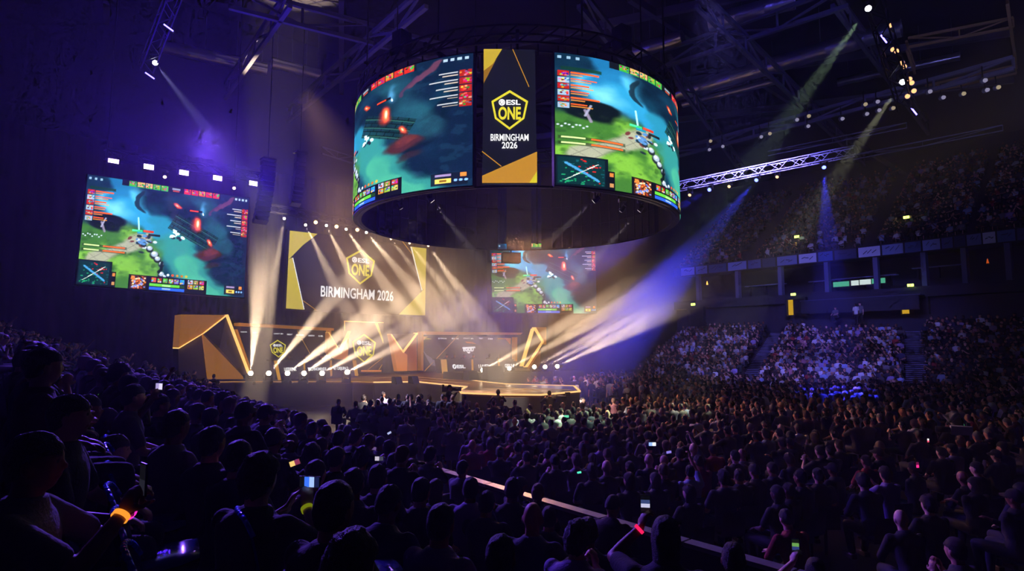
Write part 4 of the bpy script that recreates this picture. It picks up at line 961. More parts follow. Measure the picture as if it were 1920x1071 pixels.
r_ = booth(B, [c5([(330, 248), (1067, 257), (1052, 272), (348, 272)])], [c5([(330, 248), (348, 270), (346, 540), (328, 540)]), c5([(1035, 290), (1050, 290), (1048, 470), (1036, 470)])], 'dark player booth with a gold frame under the cube')
B.px('gold_line', [c5([(635, 275), (640, 275), (385, 545), (378, 545)])], GOLDE, r_); B.px('grey_crystal', [c5([(355, 360), (395, 420), (440, 450), (470, 470), (480, 510), (430, 500), (400, 450)])], mat('grey_crystal', '6a6c7c', .4, emit='70748a', es=.5), r_)
B.px('gold_shard', [c5([(980, 295), (1030, 297), (1025, 345)])], GOLDM, r_); B.px('gold_shard', [c5([(685, 322), (740, 326), (772, 342), (700, 334)])], GOLDM, r_, .035); B.px('gold_shard', [c5([(360, 284), (410, 286), (385, 298), (380, 312)])], GOLDE, r_, .035)
B.txt('EGUD', 878, 655, 8.5, 20, WHITEE, r_, .05, 'team_mark'); B.px('team_mark', [c5([(665, 365), (760, 360), (762, 372), (668, 378)]), c5([(700, 400), (725, 400), (718, 412), (706, 410)])], WHITEE, r_, .04)
for x, y, w, tx in ((802, 635.5, 13, 'predator'), (829, 635, 16, '@ NWN-NE'), (853, 635, 13, 'MUL TAX'), (878, 635, 20, 'CRAFT JBL'), (901, 635, 8, 'TRIJNT'), (919, 635.5, 9, 'O BUR')): B.txt(tx, x, y, 2.8, w, YELE if x == 802 else WHITEE, r_, .03, 'sponsor_name')
B.px('gold_line', [c5([(930, 297), (985, 297), (985, 305), (930, 305)])], GOLDE, r_)
# desks
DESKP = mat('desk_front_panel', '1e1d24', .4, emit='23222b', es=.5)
def desk(B, strips, texts, lab, globe=None):
    r_ = empty('player_desk'); tag(r_, lab, 'desk', 'player desks')
    mb = MB(); mb.poly([B.P(0, 0), B.P(1, 0), B.P(1, 1), B.P(0, 1)], -B.n * .75); mb.build('desk_body', DESKP, r_)
    mb = MB(); mb.poly([B.P(-.01, .97, .03), B.P(1.01, .97, .03), B.P(1.01, 1.03, .03), B.P(-.01, 1.03, .03)], -B.n * .95); mb.build('desk_top', BLACKP, r_)
    for pl in strips: B.px('gold_strip', [pl], GOLDE, r_, .02, .03)
    for tx, x, y, h, w in texts: B.txt(tx, x, y, h, w, WHITEE, r_, .04, 'front_lettering')
    return r_
B = Board((512, 676), (672, 676), (670, 708), (517, 712), b=37.9)
r1 = desk(B, [c8([(460, 733), (500, 733), (545, 962), (510, 965)]), c8([(805, 735), (828, 735), (832, 880), (818, 880)]), c8([(1122, 730), (1145, 730), (1150, 912), (1128, 920)]), c8([(1388, 727), (1430, 727), (1458, 915), (1420, 915)])],
          [('LIGDRINK', 544, 692.5, 6.5, 23), ('TECHNOMINDS', 594, 692, 6, 35), ('E1 DEJUIN 2', 639, 691.5, 7.5, 27)], 'long dark player desk with four gold strips and white lettering in the left booth')
r1['label'] = 'long dark player desk with four slanted gold strips behind the brightest floor lamps'
B = Board((825, 674), (968, 674), (966, 699), (829, 701), b=38.3)
r2 = desk(B, [c5([(505, 457), (546, 457), (556, 563), (515, 563)]), c5([(733, 457), (746, 457), (749, 545), (736, 545)]), c5([(932, 450), (943, 450), (947, 545), (937, 545)])],
          [('ESL', 864, 687.5, 6.5, 16), ('1 LAVEZAL', 909, 687, 7, 24), ('GEILE F', 955, 686, 7, 18)], 'dark player desk with three gold strips in the booth under the cube')
cx_, cy_ = B.st(851.5, 687.5); rr = .19
pts = [(cx_ + rr * math.cos(t) / B.W, cy_ + rr * math.sin(t) / B.H) for t in np.linspace(0, 2 * math.pi, 15)[:-1]]
B.shape('round_mark', [pts], WHITEE, r2, .03); B.shape('round_mark_stroke', [[(cx_ - .1 / B.W, cy_ - .06 / B.H), (cx_ + .04 / B.W, cy_ + .1 / B.H), (cx_ + .1 / B.W, cy_ + .06 / B.H), (cx_ - .04 / B.W, cy_ - .1 / B.H)]], DESKP, r2, .05)
# gold towers and fins: faceted boards with real thickness
def facets(name, b, parts, lab, depth=.5, cat='stage set piece'):
    r_ = empty(name); tag(r_, lab, cat)
    for nm, pl, m, off in parts:
        mb = MB(); P = [at_b(*q, b) - W3 * off for q in pl]; mb.poly(P, W3 * (depth + off)); mb.build(nm, m, r_)
    return r_
facets('faceted_tower', 38.2, [('gold_facet', [(338, 590), (424, 591), (380, 625), (334, 653)], GOLDM, .12), ('grey_facet', [(334, 653), (380, 625), (389, 711), (335, 710)], GREYM, .0), ('gold_facet', [(378, 626), (454, 706), (455, 711), (388, 711)], GOLDM, .15),
    ('dark_facet', [(381, 625), (424, 591), (411, 653)], mat('dark_facet', '1a1715', .6), .05), ('dark_facet', [(411, 653), (424, 591), (466, 700), (454, 704)], GREYM, .02), ('light_edge', [(422, 591), (426, 590), (467, 699), (463, 700)], GOLDL, .2), ('light_edge', [(380, 624), (423, 590.5), (424, 592.5), (380, 626.5)], GOLDL, .18), ('light_edge', [(334, 652), (380, 624.5), (380, 626), (334, 654)], GOLDL, .18)],
    'tall faceted tower of orange gold and grey triangles at the outer stage end', 1.2)
facets('gold_fin', 38.6, [('gold_facet', c8([(1100, 400), (1245, 640), (1240, 740), (1095, 640)]), GOLDM, .1), ('gold_facet', c8([(1245, 640), (1357, 383), (1335, 735), (1240, 740)]), GOLDM, .0), ('light_edge', c8([(1098, 398), (1106, 398), (1250, 638), (1243, 648)]), GOLDL, .15), ('light_edge', c8([(1357, 383), (1357, 400), (1250, 650), (1243, 640)]), GOLDL, .15)], 'V-shaped gold fin between the gold framed booth and the pentagon panel', .4)
facets('gold_fin', 38.6, [('gold_facet', c5([(125, 268), (218, 402), (250, 420), (248, 543), (175, 545)]), GOLDM, .1), ('gold_facet', c5([(218, 402), (325, 258), (328, 540), (248, 543)]), mat('dim_gold_board_glow', 'a8702a', .5, emit='8a5a20', es=.3), .0), ('dark_facet', c5([(128, 266), (322, 262), (218, 400)]), GREYM, -.05), ('light_edge', c5([(123, 266), (131, 266), (222, 400), (216, 406)]), GOLDL, .15), ('light_edge', c5([(325, 256), (329, 262), (222, 406), (216, 400)]), GOLDL, .15)], 'V-shaped gold fin beside the booth under the cube', .4)  # the dimmer boards carry the same added glow
facets('angular_fin', 39.6, [('gold_facet', c5([(1208, 215), (1293, 215), (1292, 345), (1268, 320)]), GOLDM, .1), ('gold_facet', c5([(1255, 390), (1250, 500), (1230, 530), (1160, 540)]), mat('dim_gold_board_glow', 'a8702a'), .0), ('light_edge', c5([(1204, 216), (1211, 216), (1271, 322), (1265, 326)]), GOLDL, .15), ('light_edge', c5([(1265, 322), (1272, 324), (1150, 515), (1140, 515)]), GOLDL, .15), ('light_edge', c5([(1198, 225), (1203, 226), (1119, 508), (1113, 508)]), GOLDL, .12), ('dark_facet', c5([(1203, 225), (1262, 324), (1140, 510), (1118, 508)]), GREYM, -.05)], 'slim open fin of gold and dark boards behind the last floor lamps', .3)
# stage platform
DECK = mat('stage_deck', '5a4028', .38, .0, spec=.6, vary=.3, bscale=5)
ZS = 1.5
out_px = [(318, 718), (440, 716), (662, 716), (700, 717), (782, 716), (875, 725.5), (862, 733), (866, 737), (940, 740), (1014, 740.5), (1087, 734), (1076, 724), (950, 720.5), (905, 716), (868, 711)]
out = [at_z(*q, ZS) for q in out_px] + [at_z(1095, 704, ZS), ab(40, 42, ZS), ab(0, 42, ZS)]
root = empty('stage_platform', out[4]); tag(root, 'raised stage platform with a pointed thrust below the cube', 'stage'); T_ = Matrix.Translation(-Vector(root.location))
n = len(out); me = mesh('deck', [*out, *[Vector((p.x, p.y, ZS - .12)) for p in out]], [tuple(range(n))[::-1]] + [(i, (i + 1) % n, n + (i + 1) % n, n + i) for i in range(n)]); o = link('deck', me, DECK, root); me.transform(T_)
ins = [p for p in out]
me = mesh('skirt', [*[Vector((p.x, p.y, ZS - .12)) for p in ins], *[Vector((p.x, p.y, 0)) for p in ins]], [(i, (i + 1) % n, n + (i + 1) % n, n + i) for i in range(n)]); o = link('skirt', me, mat('stage_skirt', '12100f', .6), root); me.transform(T_)
mb = MB(); E_ = [at_z(*q, ZS + .0) for q in out_px]
for i in range(3, len(E_) - 1):
    mb.bar(E_[i], E_[i + 1], .10, .07)
o = mb.build('edge_light', emat('stage_edge_light', 'ffc27a', 1.3), root); o.data.transform(T_)
mb = MB()
for i in range(0, 3): mb.bar(E_[i], E_[i + 1], .05, .06)
o = mb.build('edge_light', emat('stage_edge_light_dim', 'e0a050', .5), root); o.data.transform(T_)
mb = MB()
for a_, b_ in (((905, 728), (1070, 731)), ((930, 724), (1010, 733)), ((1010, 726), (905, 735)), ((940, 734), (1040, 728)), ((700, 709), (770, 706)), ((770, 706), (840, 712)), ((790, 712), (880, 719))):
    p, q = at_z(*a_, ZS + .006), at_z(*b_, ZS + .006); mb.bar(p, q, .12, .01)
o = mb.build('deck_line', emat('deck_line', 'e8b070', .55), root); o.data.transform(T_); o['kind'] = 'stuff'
# stairs up to the stage, riser under the lamps
p = at_z(760, 734, .9); r_ = empty('stage_steps', Vector((p.x, p.y, 0))); tag(r_, 'short black steps up to the stage front', 'steps'); r_.rotation_euler = (0, 0, .1)
for i in range(5): mb = MB(); mb.box((0, .25 * i - .6, .15 + .28 * i / 1.), (1.3, .3, .06)); mb.box((0, .25 * i - .6 - .14, .19 + .28 * i), (1.3, .03, .02)); mb.build('tread', mat('step_metal', '4a4036', .4), r_)
mb = MB(); [mb.bar((s, -.75, 0), (s, .5, 1.45), .06, .12) for s in (-.66, .66)]; mb.build('side_rail', BLACK, r_)
mb = MB(); p, q = at_y(866, 712, 38.4), at_y(1095, 708, 41); mb.poly([Vector((p.x, p.y, 0)), Vector((q.x, q.y, 0)), Vector((q.x, q.y, 1.95)), Vector((p.x, p.y, 1.95))], W3 * 2.0)
o = mb.build('lamp_riser', mat('riser_black', '0b0a0b', .7)); tag(o, 'low black riser under the floor lamps to the far side of the thrust', 'riser')
for i, (px, py, w, lab) in enumerate(((884, 705, .8, 'black flight case on the riser nearest the thrust'), (925, 703, 1.3, 'black wedge loudspeaker beside the gold strip of the far desk'), (745, 712, .4, 'black monitor wedge at the stage steps'), (776, 711, .4, 'black monitor wedge just past the stage steps'))):
    p = at_y(px, py, 37.5 if i < 2 else 35); mb = MB(); rz_ = TH; M = Matrix.Rotation(rz_, 3, 'Z'); mb.add([p + M @ Vector(v) for v in ((-w / 2, -.3, -.25), (w / 2, -.3, -.25), (w / 2, .3, -.25), (-w / 2, .3, -.25), (-w / 2, -.1, w * .4), (w / 2, -.1, w * .4), (w / 2, .3, w * .4), (-w / 2, .3, w * .4))], [(3, 2, 1, 0), (4, 5, 6, 7), (0, 1, 5, 4), (1, 2, 6, 5), (2, 3, 7, 6), (3, 0, 4, 7)])
    o = mb.build('stage_monitor', mat('monitor_black', '050506', .85, spec=.2)); tag(o, lab, 'stage equipment', 'black boxes on the stage')

# ------------------------------------------------------------------ the cube
DC, RC = 26.0, 6.93
cc = Vector((8 / F * DC / CP, DC, 0))
zb = at_y(955, 346, DC - RC * .99).z; zt = at_y(955, 97, DC - RC * .99).z
def cyl(phi, z, r=RC): return Vector((cc.x + r * math.sin(R(phi)), cc.y - r * math.cos(R(phi)), z))
root = empty('video_cube', (cc.x, cc.y, zb)); tag(root, 'huge round video cube hanging from the roof over the stage front', 'video cube'); T_ = Matrix.Translation(-Vector(root.location))
for f0, f1 in ((-102, -12.3), (10.2, 99)):
    o = game_grid('curved_screen', lambda s, t: cyl(f0 + (f1 - f0) * s, zt + (zb - zt) * t), root, SCR); o.data.transform(T_)
    V, Fs = [], []; N = 40
    for i in range(N + 1):
        f = f0 - .25 + (f1 - f0 + .5) * i / N; V += [cyl(f, zb - .05, RC - .02), cyl(f, zt + .05, RC - .02), cyl(f, zt + .05, RC - .35), cyl(f, zb - .05, RC - .35)]
        if i: k = 4 * i; Fs += [(k - 4 + j, k + j, k + (j + 1) % 4, k - 4 + (j + 1) % 4) for j in range(4)]
    Fs += [(0, 1, 2, 3), (4 * N + 3, 4 * N + 2, 4 * N + 1, 4 * N)]
    o = link('screen_casing', mesh('screen_casing', V, Fs), mat('cube_casing', '14110f', .6, bump=.4, bscale=12), root); o.data.transform(T_)
for f0, f1 in ((104, 167.5), (-171.5, -105.5)):
    V, Fs = [], []; N = 26
    for i in range(N + 1):
        f = f0 + (f1 - f0) * i / N; V += [cyl(f, zb, RC), cyl(f, zt, RC), cyl(f, zt, RC - .25), cyl(f, zb, RC - .25)]
        if i: k = 4 * i; Fs += [(k - 4 + j, k + j, k + (j + 1) % 4, k - 4 + (j + 1) % 4) for j in range(4)]
    Fs += [(0, 1, 2, 3), (4 * N + 3, 4 * N + 2, 4 * N + 1, 4 * N)]
    o = link('rear_screen_back', mesh('rear_screen_back', V, Fs), mat('cube_casing', '14110f'), root); o.data.transform(T_)
    mb = MB()
    for i in range(0, N + 1, 2): mb.bar(cyl(f0 + (f1 - f0) * i / N, zb, RC - .28), cyl(f0 + (f1 - f0) * i / N, zt, RC - .28), .05)
    for j in range(5): 
        for i in range(N): mb.bar(cyl(f0 + (f1 - f0) * i / N, zb + (zt - zb) * j / 4, RC - .28), cyl(f0 + (f1 - f0) * (i + 1) / N, zb + (zt - zb) * j / 4, RC - .28), .04)
    o = mb.build('panel_frame', mat('panel_frame', '221d1a', .5, .4), root); o.data.transform(T_)
mb = MB(); p, q = cyl(-176, zb), cyl(172.6, zb); mb.poly([p, q, q + Vector((0, 0, zt - zb)), p + Vector((0, 0, zt - zb))], (0, .2, 0)); o = mb.build('rear_banner_back', mat('cube_casing', '14110f'), root); o.data.transform(T_)
mb = MB()
for f in (-168.5, 170): mb = MB(); mb.bar(cyl(f, zb + .3, RC - .1), cyl(f, zt, RC - .1), .10); o = mb.build('upright', BLACK, root); o.data.transform(T_)
mb = MB()
for z, r in ((zt + .35, RC - .1), (zt + .95, RC - .1), (zt + .35, RC - .7), (zt + .95, RC - .7), (zb - .03, RC - .2)):
    for i in range(60): mb.bar(cyl(i * 6, z, r), cyl(i * 6 + 6, z, r), .07)
for i in range(60): mb.bar(cyl(i * 6, zt + .35, RC - .1), cyl(i * 6 + 6, zt + .95, RC - .1), .05); mb.bar(cyl(i * 6, zt + .35, RC - .1), cyl(i * 6 + 3, zt + .95, RC - .7), .05); mb.bar(cyl(i * 6, zt, RC - .3), cyl(i * 6, zt + .4, RC - .3), .05)
for i in range(12): mb.bar(cyl(i * 30, zt + .9, RC - .4), cyl(i * 30 + 180, zt + .9, RC - .4), .12)
o = mb.build('ring_truss', BLACK, root); o.data.transform(T_)
for i in range(8): mb = MB(); mb.tube(cyl(i * 45 + 20, zt + .9, RC - .4), cyl(i * 45 + 20, 26.9, RC - .4), .035, n=6); o = mb.build('hoist_cable', BLACK, root); o.data.transform(T_)
for f in (-78, 82, 35, -40): mb = MB(); mb.box(cyl(f, zt + 1.2, RC - .4), (.5, .5, .9), R(f)); o = mb.build('hoist_motor', BLACKP, root); o.data.transform(T_)
# front banner of the cube
B = Board((907, 93), (1003, 93), (1007, 345), (904, 345), y=DC - RC * .985)
B.n = Vector((0, -1, 0)); mb = MB()
TLp, TRp, BRp, BLp = [B.st(*q) for q in ((907, 93), (1003, 93), (1007, 345), (904, 345))]
BANP = mat('banner_led_dark', '131419', .4, emit='1a1c24', es=.9)
B.shape('front_banner', [[BLp, BRp, TRp, TLp]], BANP, root, -.12, .12)
c2 = lambda L: [(640 + x / 2.434, 60 + y / 2.434) for x, y in L]
kids0 = set(root.children)
B.px('gold_shard', [c2([(650, 81), (733, 81), (690, 150), (650, 180)])], emat('led_banner_yellow', 'e8c63c', .8), root); B.px('gold_shard', [c2([(650, 180), (690, 150), (706, 128), (650, 236)])], emat('led_banner_bronze', 'b07a28', .8), root)
B.px('gold_shard', [c2([(893, 548), (893, 690), (643, 690), (643, 658)])], GOLDE, root); B.px('gold_shard', [c2([(893, 637), (893, 690), (858, 690)])], emat('led_banner_lemon', 'f0e030', .85), root, .05)
B.line('gold_line', *c2([(782, 81), (856, 252)]), 1.3, GOLDE, root); B.line('gold_line', *c2([(643, 547), (730, 615)]), 1.5, GOLDE, root)
B.emb(955.6, 207, 74, root); B.txt('BIRMINGHAM', 955.5, 258.5, 13, 71, WHITEE, root, .018); B.txt('2026', 955.5, 273, 12.5, 29, WHITEE, root, .018)
bpy.context.view_layer.update()
for ch in root.children:
    if ch.name.split('.')[0] in ('front_banner', 'gold_shard', 'gold_line', 'lettering', 'emblem_outline', 'round_mark'): ch.data.transform(T_)
# lamps under the cube
for i, (px, py, D, tx, ty, pw, lab) in enumerate(((811, 378, 21, 865, 445, 9, 'small lamp under the left curved screen of the cube, beam down to the middle'), (752, 391, 22.5, 775, 430, 4, 'faint lamp under the left curved screen of the cube, outer one'), (1113, 378, 21, 1060, 425, 9, 'small lamp under the right curved screen nearest the banner'), (1164, 396, 23, 1140, 430, 2, 'amber glinting lamp under the middle of the right curved screen'), (1198, 396, 24.5, 1158, 440, 9, 'small lamp pair under the outer end of the right curved screen'))):
    loc = at_y(px, py, D); tg = at_y(tx, ty, D + .5); moving_head(loc, tg, lab, lens_mat('fff0e0', 1.5), 'lamps under the cube', True, .8); spotlight(loc + (tg - loc).normalized() * .15, tg, pw * 1000 * 6, 10, 'f0e0d8')
# dark hanging loudspeaker in front of the far screen, small stage side lamps
p = at_y(958, 484, 33); mb = MB(); mb.box(p, (1., .6, .55), .2); mb.tube(p, p + Vector((0, 0, 13)), .04, n=6); o = mb.build('hanging_loudspeaker', BLACKP); tag(o, 'dark loudspeaker cluster hanging in front of the half hidden video screen', 'loudspeaker')
# teal balcony railing far behind the left seats
p, q = at_y(72, 613, 34), at_y(165, 632, 36); r_ = empty('balcony_railing', p); tag(r_, 'faint teal glass railing far behind the near seats', 'railing')
mb = MB(); mb.poly([Vector((0, 0, -.35)), q - p + Vector((0, 0, -.35)), q - p + Vector((0, 0, .25)), Vector((0, 0, .25))], (0, .05, 0)); mb.build('glass_panel', mat('teal_glass', '2c5a60', .2, emit='1c4a50', es=.12), r_); mb = MB(); mb.bar(Vector((0, 0, .28)), q - p + Vector((0, 0, .28)), .06); mb.build('hand_rail', STEEL, r_)

# ------------------------------------------------------------------ the audience
people = []     # dict: pos, rz, pose, looks, zone, row, place
near_hand = [   # head centre px, py, head width in px, pose, style, shirt, hair, note
    (65, 868, 84, 'phone', 'short', 'grey', 'black', 'man with one orange and one pink glowing wristband looking down at a phone'),
    (130, 782, 62, 'lap', 'short', 'black', 'black', 'man in profile behind the wristband man, forearms on his thighs'),
    (329, 800, 46, 'lap', 'short', 'grey', 'dark brown', 'man with short hair and grey T-shirt beside the dark aisle'),
    (398, 832, 48, 'lap', 'short', 'black', 'black', 'man in black jacket just right of the grey T-shirt man'),
    (448, 860, 50, 'lap', 'short', 'navy', 'black', 'man in navy shirt directly behind the large man filming with a phone'),
    (489, 900, 64, 'phone', 'curly', 'black', 'dark brown', 'large man with glasses filming with a lit blue phone'),
    (592, 890, 40, 'lap', 'short', 'charcoal', 'brown', 'man with round head of short hair right of the lit blue phone'),
    (625, 955, 76, 'lap', 'short', 'black', 'dark brown', 'biggest dark head of short hair in the middle of the near seats'),
    (665, 907, 42, 'lap', 'short', 'dark grey', 'brown', 'man in dark grey shirt just beyond the biggest dark head'),
    (710, 897, 38, 'lap', 'short', 'black', 'brown', 'man with purple lit hair looking to the stage from the third seat row'),
    (732, 945, 50, 'clasp', 'short', 'navy', 'black', 'man with shaved sides leaning forward in a navy shirt'),
    (789, 922, 38, 'lap', 'short', 'charcoal', 'black', 'man with a round cropped head beside the long haired woman'),
    (817, 920, 30, 'lap', 'long', 'black', 'brown', 'woman with long brown hair beside the cropped man'),
    (825, 983, 55, 'lap', 'short', 'lilac', 'black', 'man in pale lilac shirt in the lowest visible seat row'),
    (884, 918, 33, 'lap', 'short', 'lilac', 'black', 'man in lilac T-shirt close to the barrier rail'),
    (913, 944, 34, 'lap', 'short', 'black', 'black', 'man in black half hidden next to the lilac T-shirt man'),
    (962, 918, 32, 'lap', 'short', 'black', 'dark brown', 'man whose head overlaps the pale barrier rail'),
    (1000, 972, 42, 'lap', 'bald', 'navy', 'black', 'bald man with a lit blue collar'),
    (1030, 972, 32, 'lap', 'short', 'black', 'brown', 'short haired man next to the bald man with the blue collar'),
    (1079, 1012, 46, 'chin', 'curly', 'lilac', 'black', 'man with tousled black hair resting his chin on his hand'),
    (1104, 998, 40, 'lap', 'short', 'black', 'brown', 'man behind the chin resting man'),
    (937, 1045, 60, 'lap', 'short', 'navy', 'black', 'dark head at the very bottom below the bald man'),
    (655, 1068, 90, 'lap', 'curly', 'black', 'brown', 'curly head of hair cut off by the bottom edge'),
    (1252, 1010, 56, 'filmL', 'long', 'black', 'dark brown', 'person with long dark hair filming beyond the barrier rail'),
    (1376, 1050, 46, 'lap', 'short', 'black', 'brown', 'person with a low dark head near the bottom edge right of the filming one'),
    (1530, 1075, 40, 'filmL', 'short', 'black', 'black', 'person at the bottom edge holding up a lit phone'),
    (333, 790, 28, 'lap', 'ponytail', 'black', 'black', ''),
    (481, 838, 32, 'lap', 'short', 'black', 'black', ''), (505, 850, 30, 'lap', 'short', 'charcoal', 'black', ''), (513, 826, 34, 'lap', 'cap', 'black', 'black', 'man in a black baseball cap beyond the filming man'),
    (546, 830, 26, 'lap', 'bald', 'dark grey', 'black', 'small bald head beyond the baseball cap'), (585, 856, 32, 'lap', 'curly', 'black', 'black', ''), (603, 838, 26, 'lap', 'short', 'charcoal', 'brown', ''),
    (630, 860, 32, 'lap', 'short', 'black', 'black', ''), (678, 860, 29, 'lap', 'curly', 'black', 'dark brown', ''), (738, 868, 27, 'lap', 'short', 'black', 'black', ''), (771, 878, 26, 'lap', 'short', 'black', 'brown', ''),
    (475, 780, 22, 'lap', 'short', 'black', 'fair', ''), (490, 800, 24, 'lap', 'short', 'charcoal', 'brown', ''), (435, 800, 26, 'lap', 'short', 'black', 'black', ''), (455, 795, 24, 'lap', 'long', 'black', 'brown', ''),
    (395, 785, 30, 'lap', 'short', 'black', 'black', ''), (370, 775, 28, 'lap', 'short', 'teal', 'black', ''), (250, 745, 36, 'lap', 'short', 'grey', 'black', ''), (200, 790, 36, 'raise', 'short', 'black', 'brown', 'person raising one arm with a lit phone over the left seats'),
    (162, 770, 44, 'lap', 'short', 'charcoal', 'brown', ''), (215, 845, 44, 'phone', 'short', 'navy', 'brown', ''), (300, 760, 30, 'lap', 'short', 'black', 'black', ''),
]
CD = {c[0]: c for c in CLOTH}; HD = {c[0]: c for c in HAIRC}
taken = []
for (px, py, w, pose, style, shirt, hair, note) in near_hand:
    d = .2 * F / w; p = at_y(px, py, d); s = 1.10
    L = looks(); L.update(style=style, shirt=CD[shirt], hairc=HD[hair], s=s)
    H = PROTO[pose]['head']; fx, fy = CT, ST
    rz = face_rz(.42, .91) if px > 300 else face_rz(.80, .60)
    if px < 150: rz = face_rz(.93, .36)
    off = Matrix.Rotation(rz, 3, 'Z') @ (H * s)
    people.append(dict(L, pos=p - off, rz=rz + rnd.uniform(-.15, .15), pose=pose, zone='near', note=note, px=px)); taken.append((p.x, p.y))
# rows of the near stand
def clear(x, y, r=.42): return all((x - a) ** 2 + (y - b_) ** 2 > r * r for a, b_ in taken)
for k in range(NR):
    b = -6 + rnd.random() * .4; pl = 0
    while b < 33:
        b += .54; pl += 1
        a = row_a(k, b); pos = ab(a, b, row_z(k))
        hp = pos + Vector((0, 0, 1.25)); q = proj(hp); dist = math.hypot(pos.x, pos.y)
        if q[2] < 0: continue
        if dist < 6.8 and q[0] > 300: continue
        if dist < 4.2 or (q[0] > 220 and dist < 8.5 and q[1] > 730 and q[0] < 420): continue
        if not clear(pos.x, pos.y): continue
        if b > 24 and k > 14 - (b - 24) * .5: continue
        if rnd.random() < .07: continue
        L = looks(); pose = rnd.choices(['lap', 'clasp', 'chin', 'phone', 'raise', 'crossed'], [46, 12, 10, 8, 1, 14])[0]
        rz = face_rz(.62, .78) + rnd.uniform(-.3, .3)
        people.append(dict(L, pos=pos + Vector((rnd.uniform(-.05, .05), rnd.uniform(-.05, .05), 0)), rz=rz, pose=pose, zone='stand', row=k + 1, place=pl, note=''))
# the floor crowd in rows facing the stage
thr = [to_ab(p) for p in out]
def in_stage(a, b):
    ins = False; n = len(thr)
    for i in range(n):
        (x0, y0), (x1, y1) = thr[i], thr[(i + 1) % n]
        if (y0 > b) != (y1 > b) and a < (x1 - x0) * (b - y0) / (y1 - y0) + x0: ins = not ins
    return ins
row = 0; b = -14.
while b < 29.5:
    b += .92; row += 1; a = aB(b) + 1.25 + rnd.random() * .3 + (1.3 if b > 12 else 0); pl = 0
    while a < 47:
        a += .58; pl += 1
        bb = b + rnd.uniform(-.12, .12); pos = ab(a, bb, .18); q = proj(pos + Vector((0, 0, 1.4))); dist = math.hypot(pos.x, pos.y)
        if q[2] < 0: continue
        # keep off the stage, its front pit and the side stand
        if in_stage(a, bb) or in_stage(a, bb + 1.5) or in_stage(a + 1, bb + .8) or in_stage(a - 1, bb + .6): continue
        if a < 17.5 and b > 23.6 - (17.5 - a) * .05: continue
        if 15.5 < a < 27 and b > 15.6: continue
        t_ = min(max((q[0] - 1100) / 900, 0), 1)
        c0 = C0(t_); 
        if any((pos.x - C0(t).x) ** 2 + (pos.y - C0(t).y) ** 2 < 1.5 for t in (0, .1, .2, .3, .4, .5, .6, .7, .8, .9, 1)) : continue
        u_ = min(TS, key=lambda t: (C0(t) - Vector((pos.x, pos.y, 0))).length); 
        if (Vector((pos.x, pos.y, 0)) - C0(u_)).dot(U3) > -1.2: continue
        if b > 24.5 and a > 38: continue
        if rnd.random() < (.08 if q[0] < 1250 else .10 + .5 * min(1, max(0, (q[0] - 1250) / 350)) * min(1, max(0, (30 - dist) / 10))): continue
        if 18 < a < 19.2 and b < 16 : continue
        if 29.5 < a < 30.8: continue
        stand = b > 16 and rnd.random() < .35
        pose = rnd.choices(['stand', 'clap'], [7, 2])[0] if stand else rnd.choices(['lap', 'clasp', 'chin', 'phone', 'raise', 'crossed'], [44, 10, 12, 8, 1, 14])[0]
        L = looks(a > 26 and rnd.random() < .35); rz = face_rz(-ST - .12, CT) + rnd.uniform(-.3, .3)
        if a < 22: rz = face_rz(-.25, 1.) + rnd.uniform(-.3, .3)
        if not stand: L['s'] *= 1.06
        people.append(dict(L, pos=pos + Vector((0, 0, -.18 if stand else 0)), rz=rz, pose=pose, zone='floor', row=row, place=pl, note=''))
# lower right stand
for j in range(LR):
    t = .025 + rnd.random() * .01; pl = 0; len0 = (C0(.5) - C0(.48)).length / .02
    tmin = .02 + .0 * j; 
    while t < .985:
        jj = (j + .6) / (LR + 1.4); spd = ((C0(t + .01) * (1 - jj) + C1(t + .01) * jj) - (C0(t) * (1 - jj) + C1(t) * jj)).length / .01
        t += .50 / max(spd, 5); pl += 1
        if any(abs(t - x) < AW * (1.1 if x > .3 else .95) for x in AISLES): continue
        if .25 < t < .52 and j > LR - 3 and t > .30: continue
        if rnd.random() < .07: continue
        pos = low_pos(t, j) + U3 * rnd.uniform(-.06, .06); pos = Vector((pos.x, pos.y, low_z(j)))
        q = proj(pos); 
        if q[0] > 1960: continue
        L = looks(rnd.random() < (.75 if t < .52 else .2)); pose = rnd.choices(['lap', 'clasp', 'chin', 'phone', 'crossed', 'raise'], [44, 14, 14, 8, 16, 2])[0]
        people.append(dict(L, pos=pos, rz=face_rz(-.93, -.36) + rnd.uniform(-.35, .35), pose=pose, zone='side', row=j + 1, place=pl, note=''))
for j in range(UR):
    t = .0
    while t < .93:
        t += .62 / 40
        if any(abs(t - x) < .016 for x in (.18, .42, .66)): continue
        if rnd.random() < .18: continue
        pos = up_pos(t, j) + U3 * rnd.uniform(-.06, .06); pos = Vector((pos.x, pos.y, up_z(j)))
        if proj(pos)[0] > 1960: continue
        people.append(dict(looks(rnd.random() < .3), pos=pos, rz=face_rz(-.93, -.36) + rnd.uniform(-.35, .35), pose=rnd.choice(['lap', 'lap', 'clasp', 'chin', 'crossed']), zone='upper', row=j + 1, place=0, note=''))
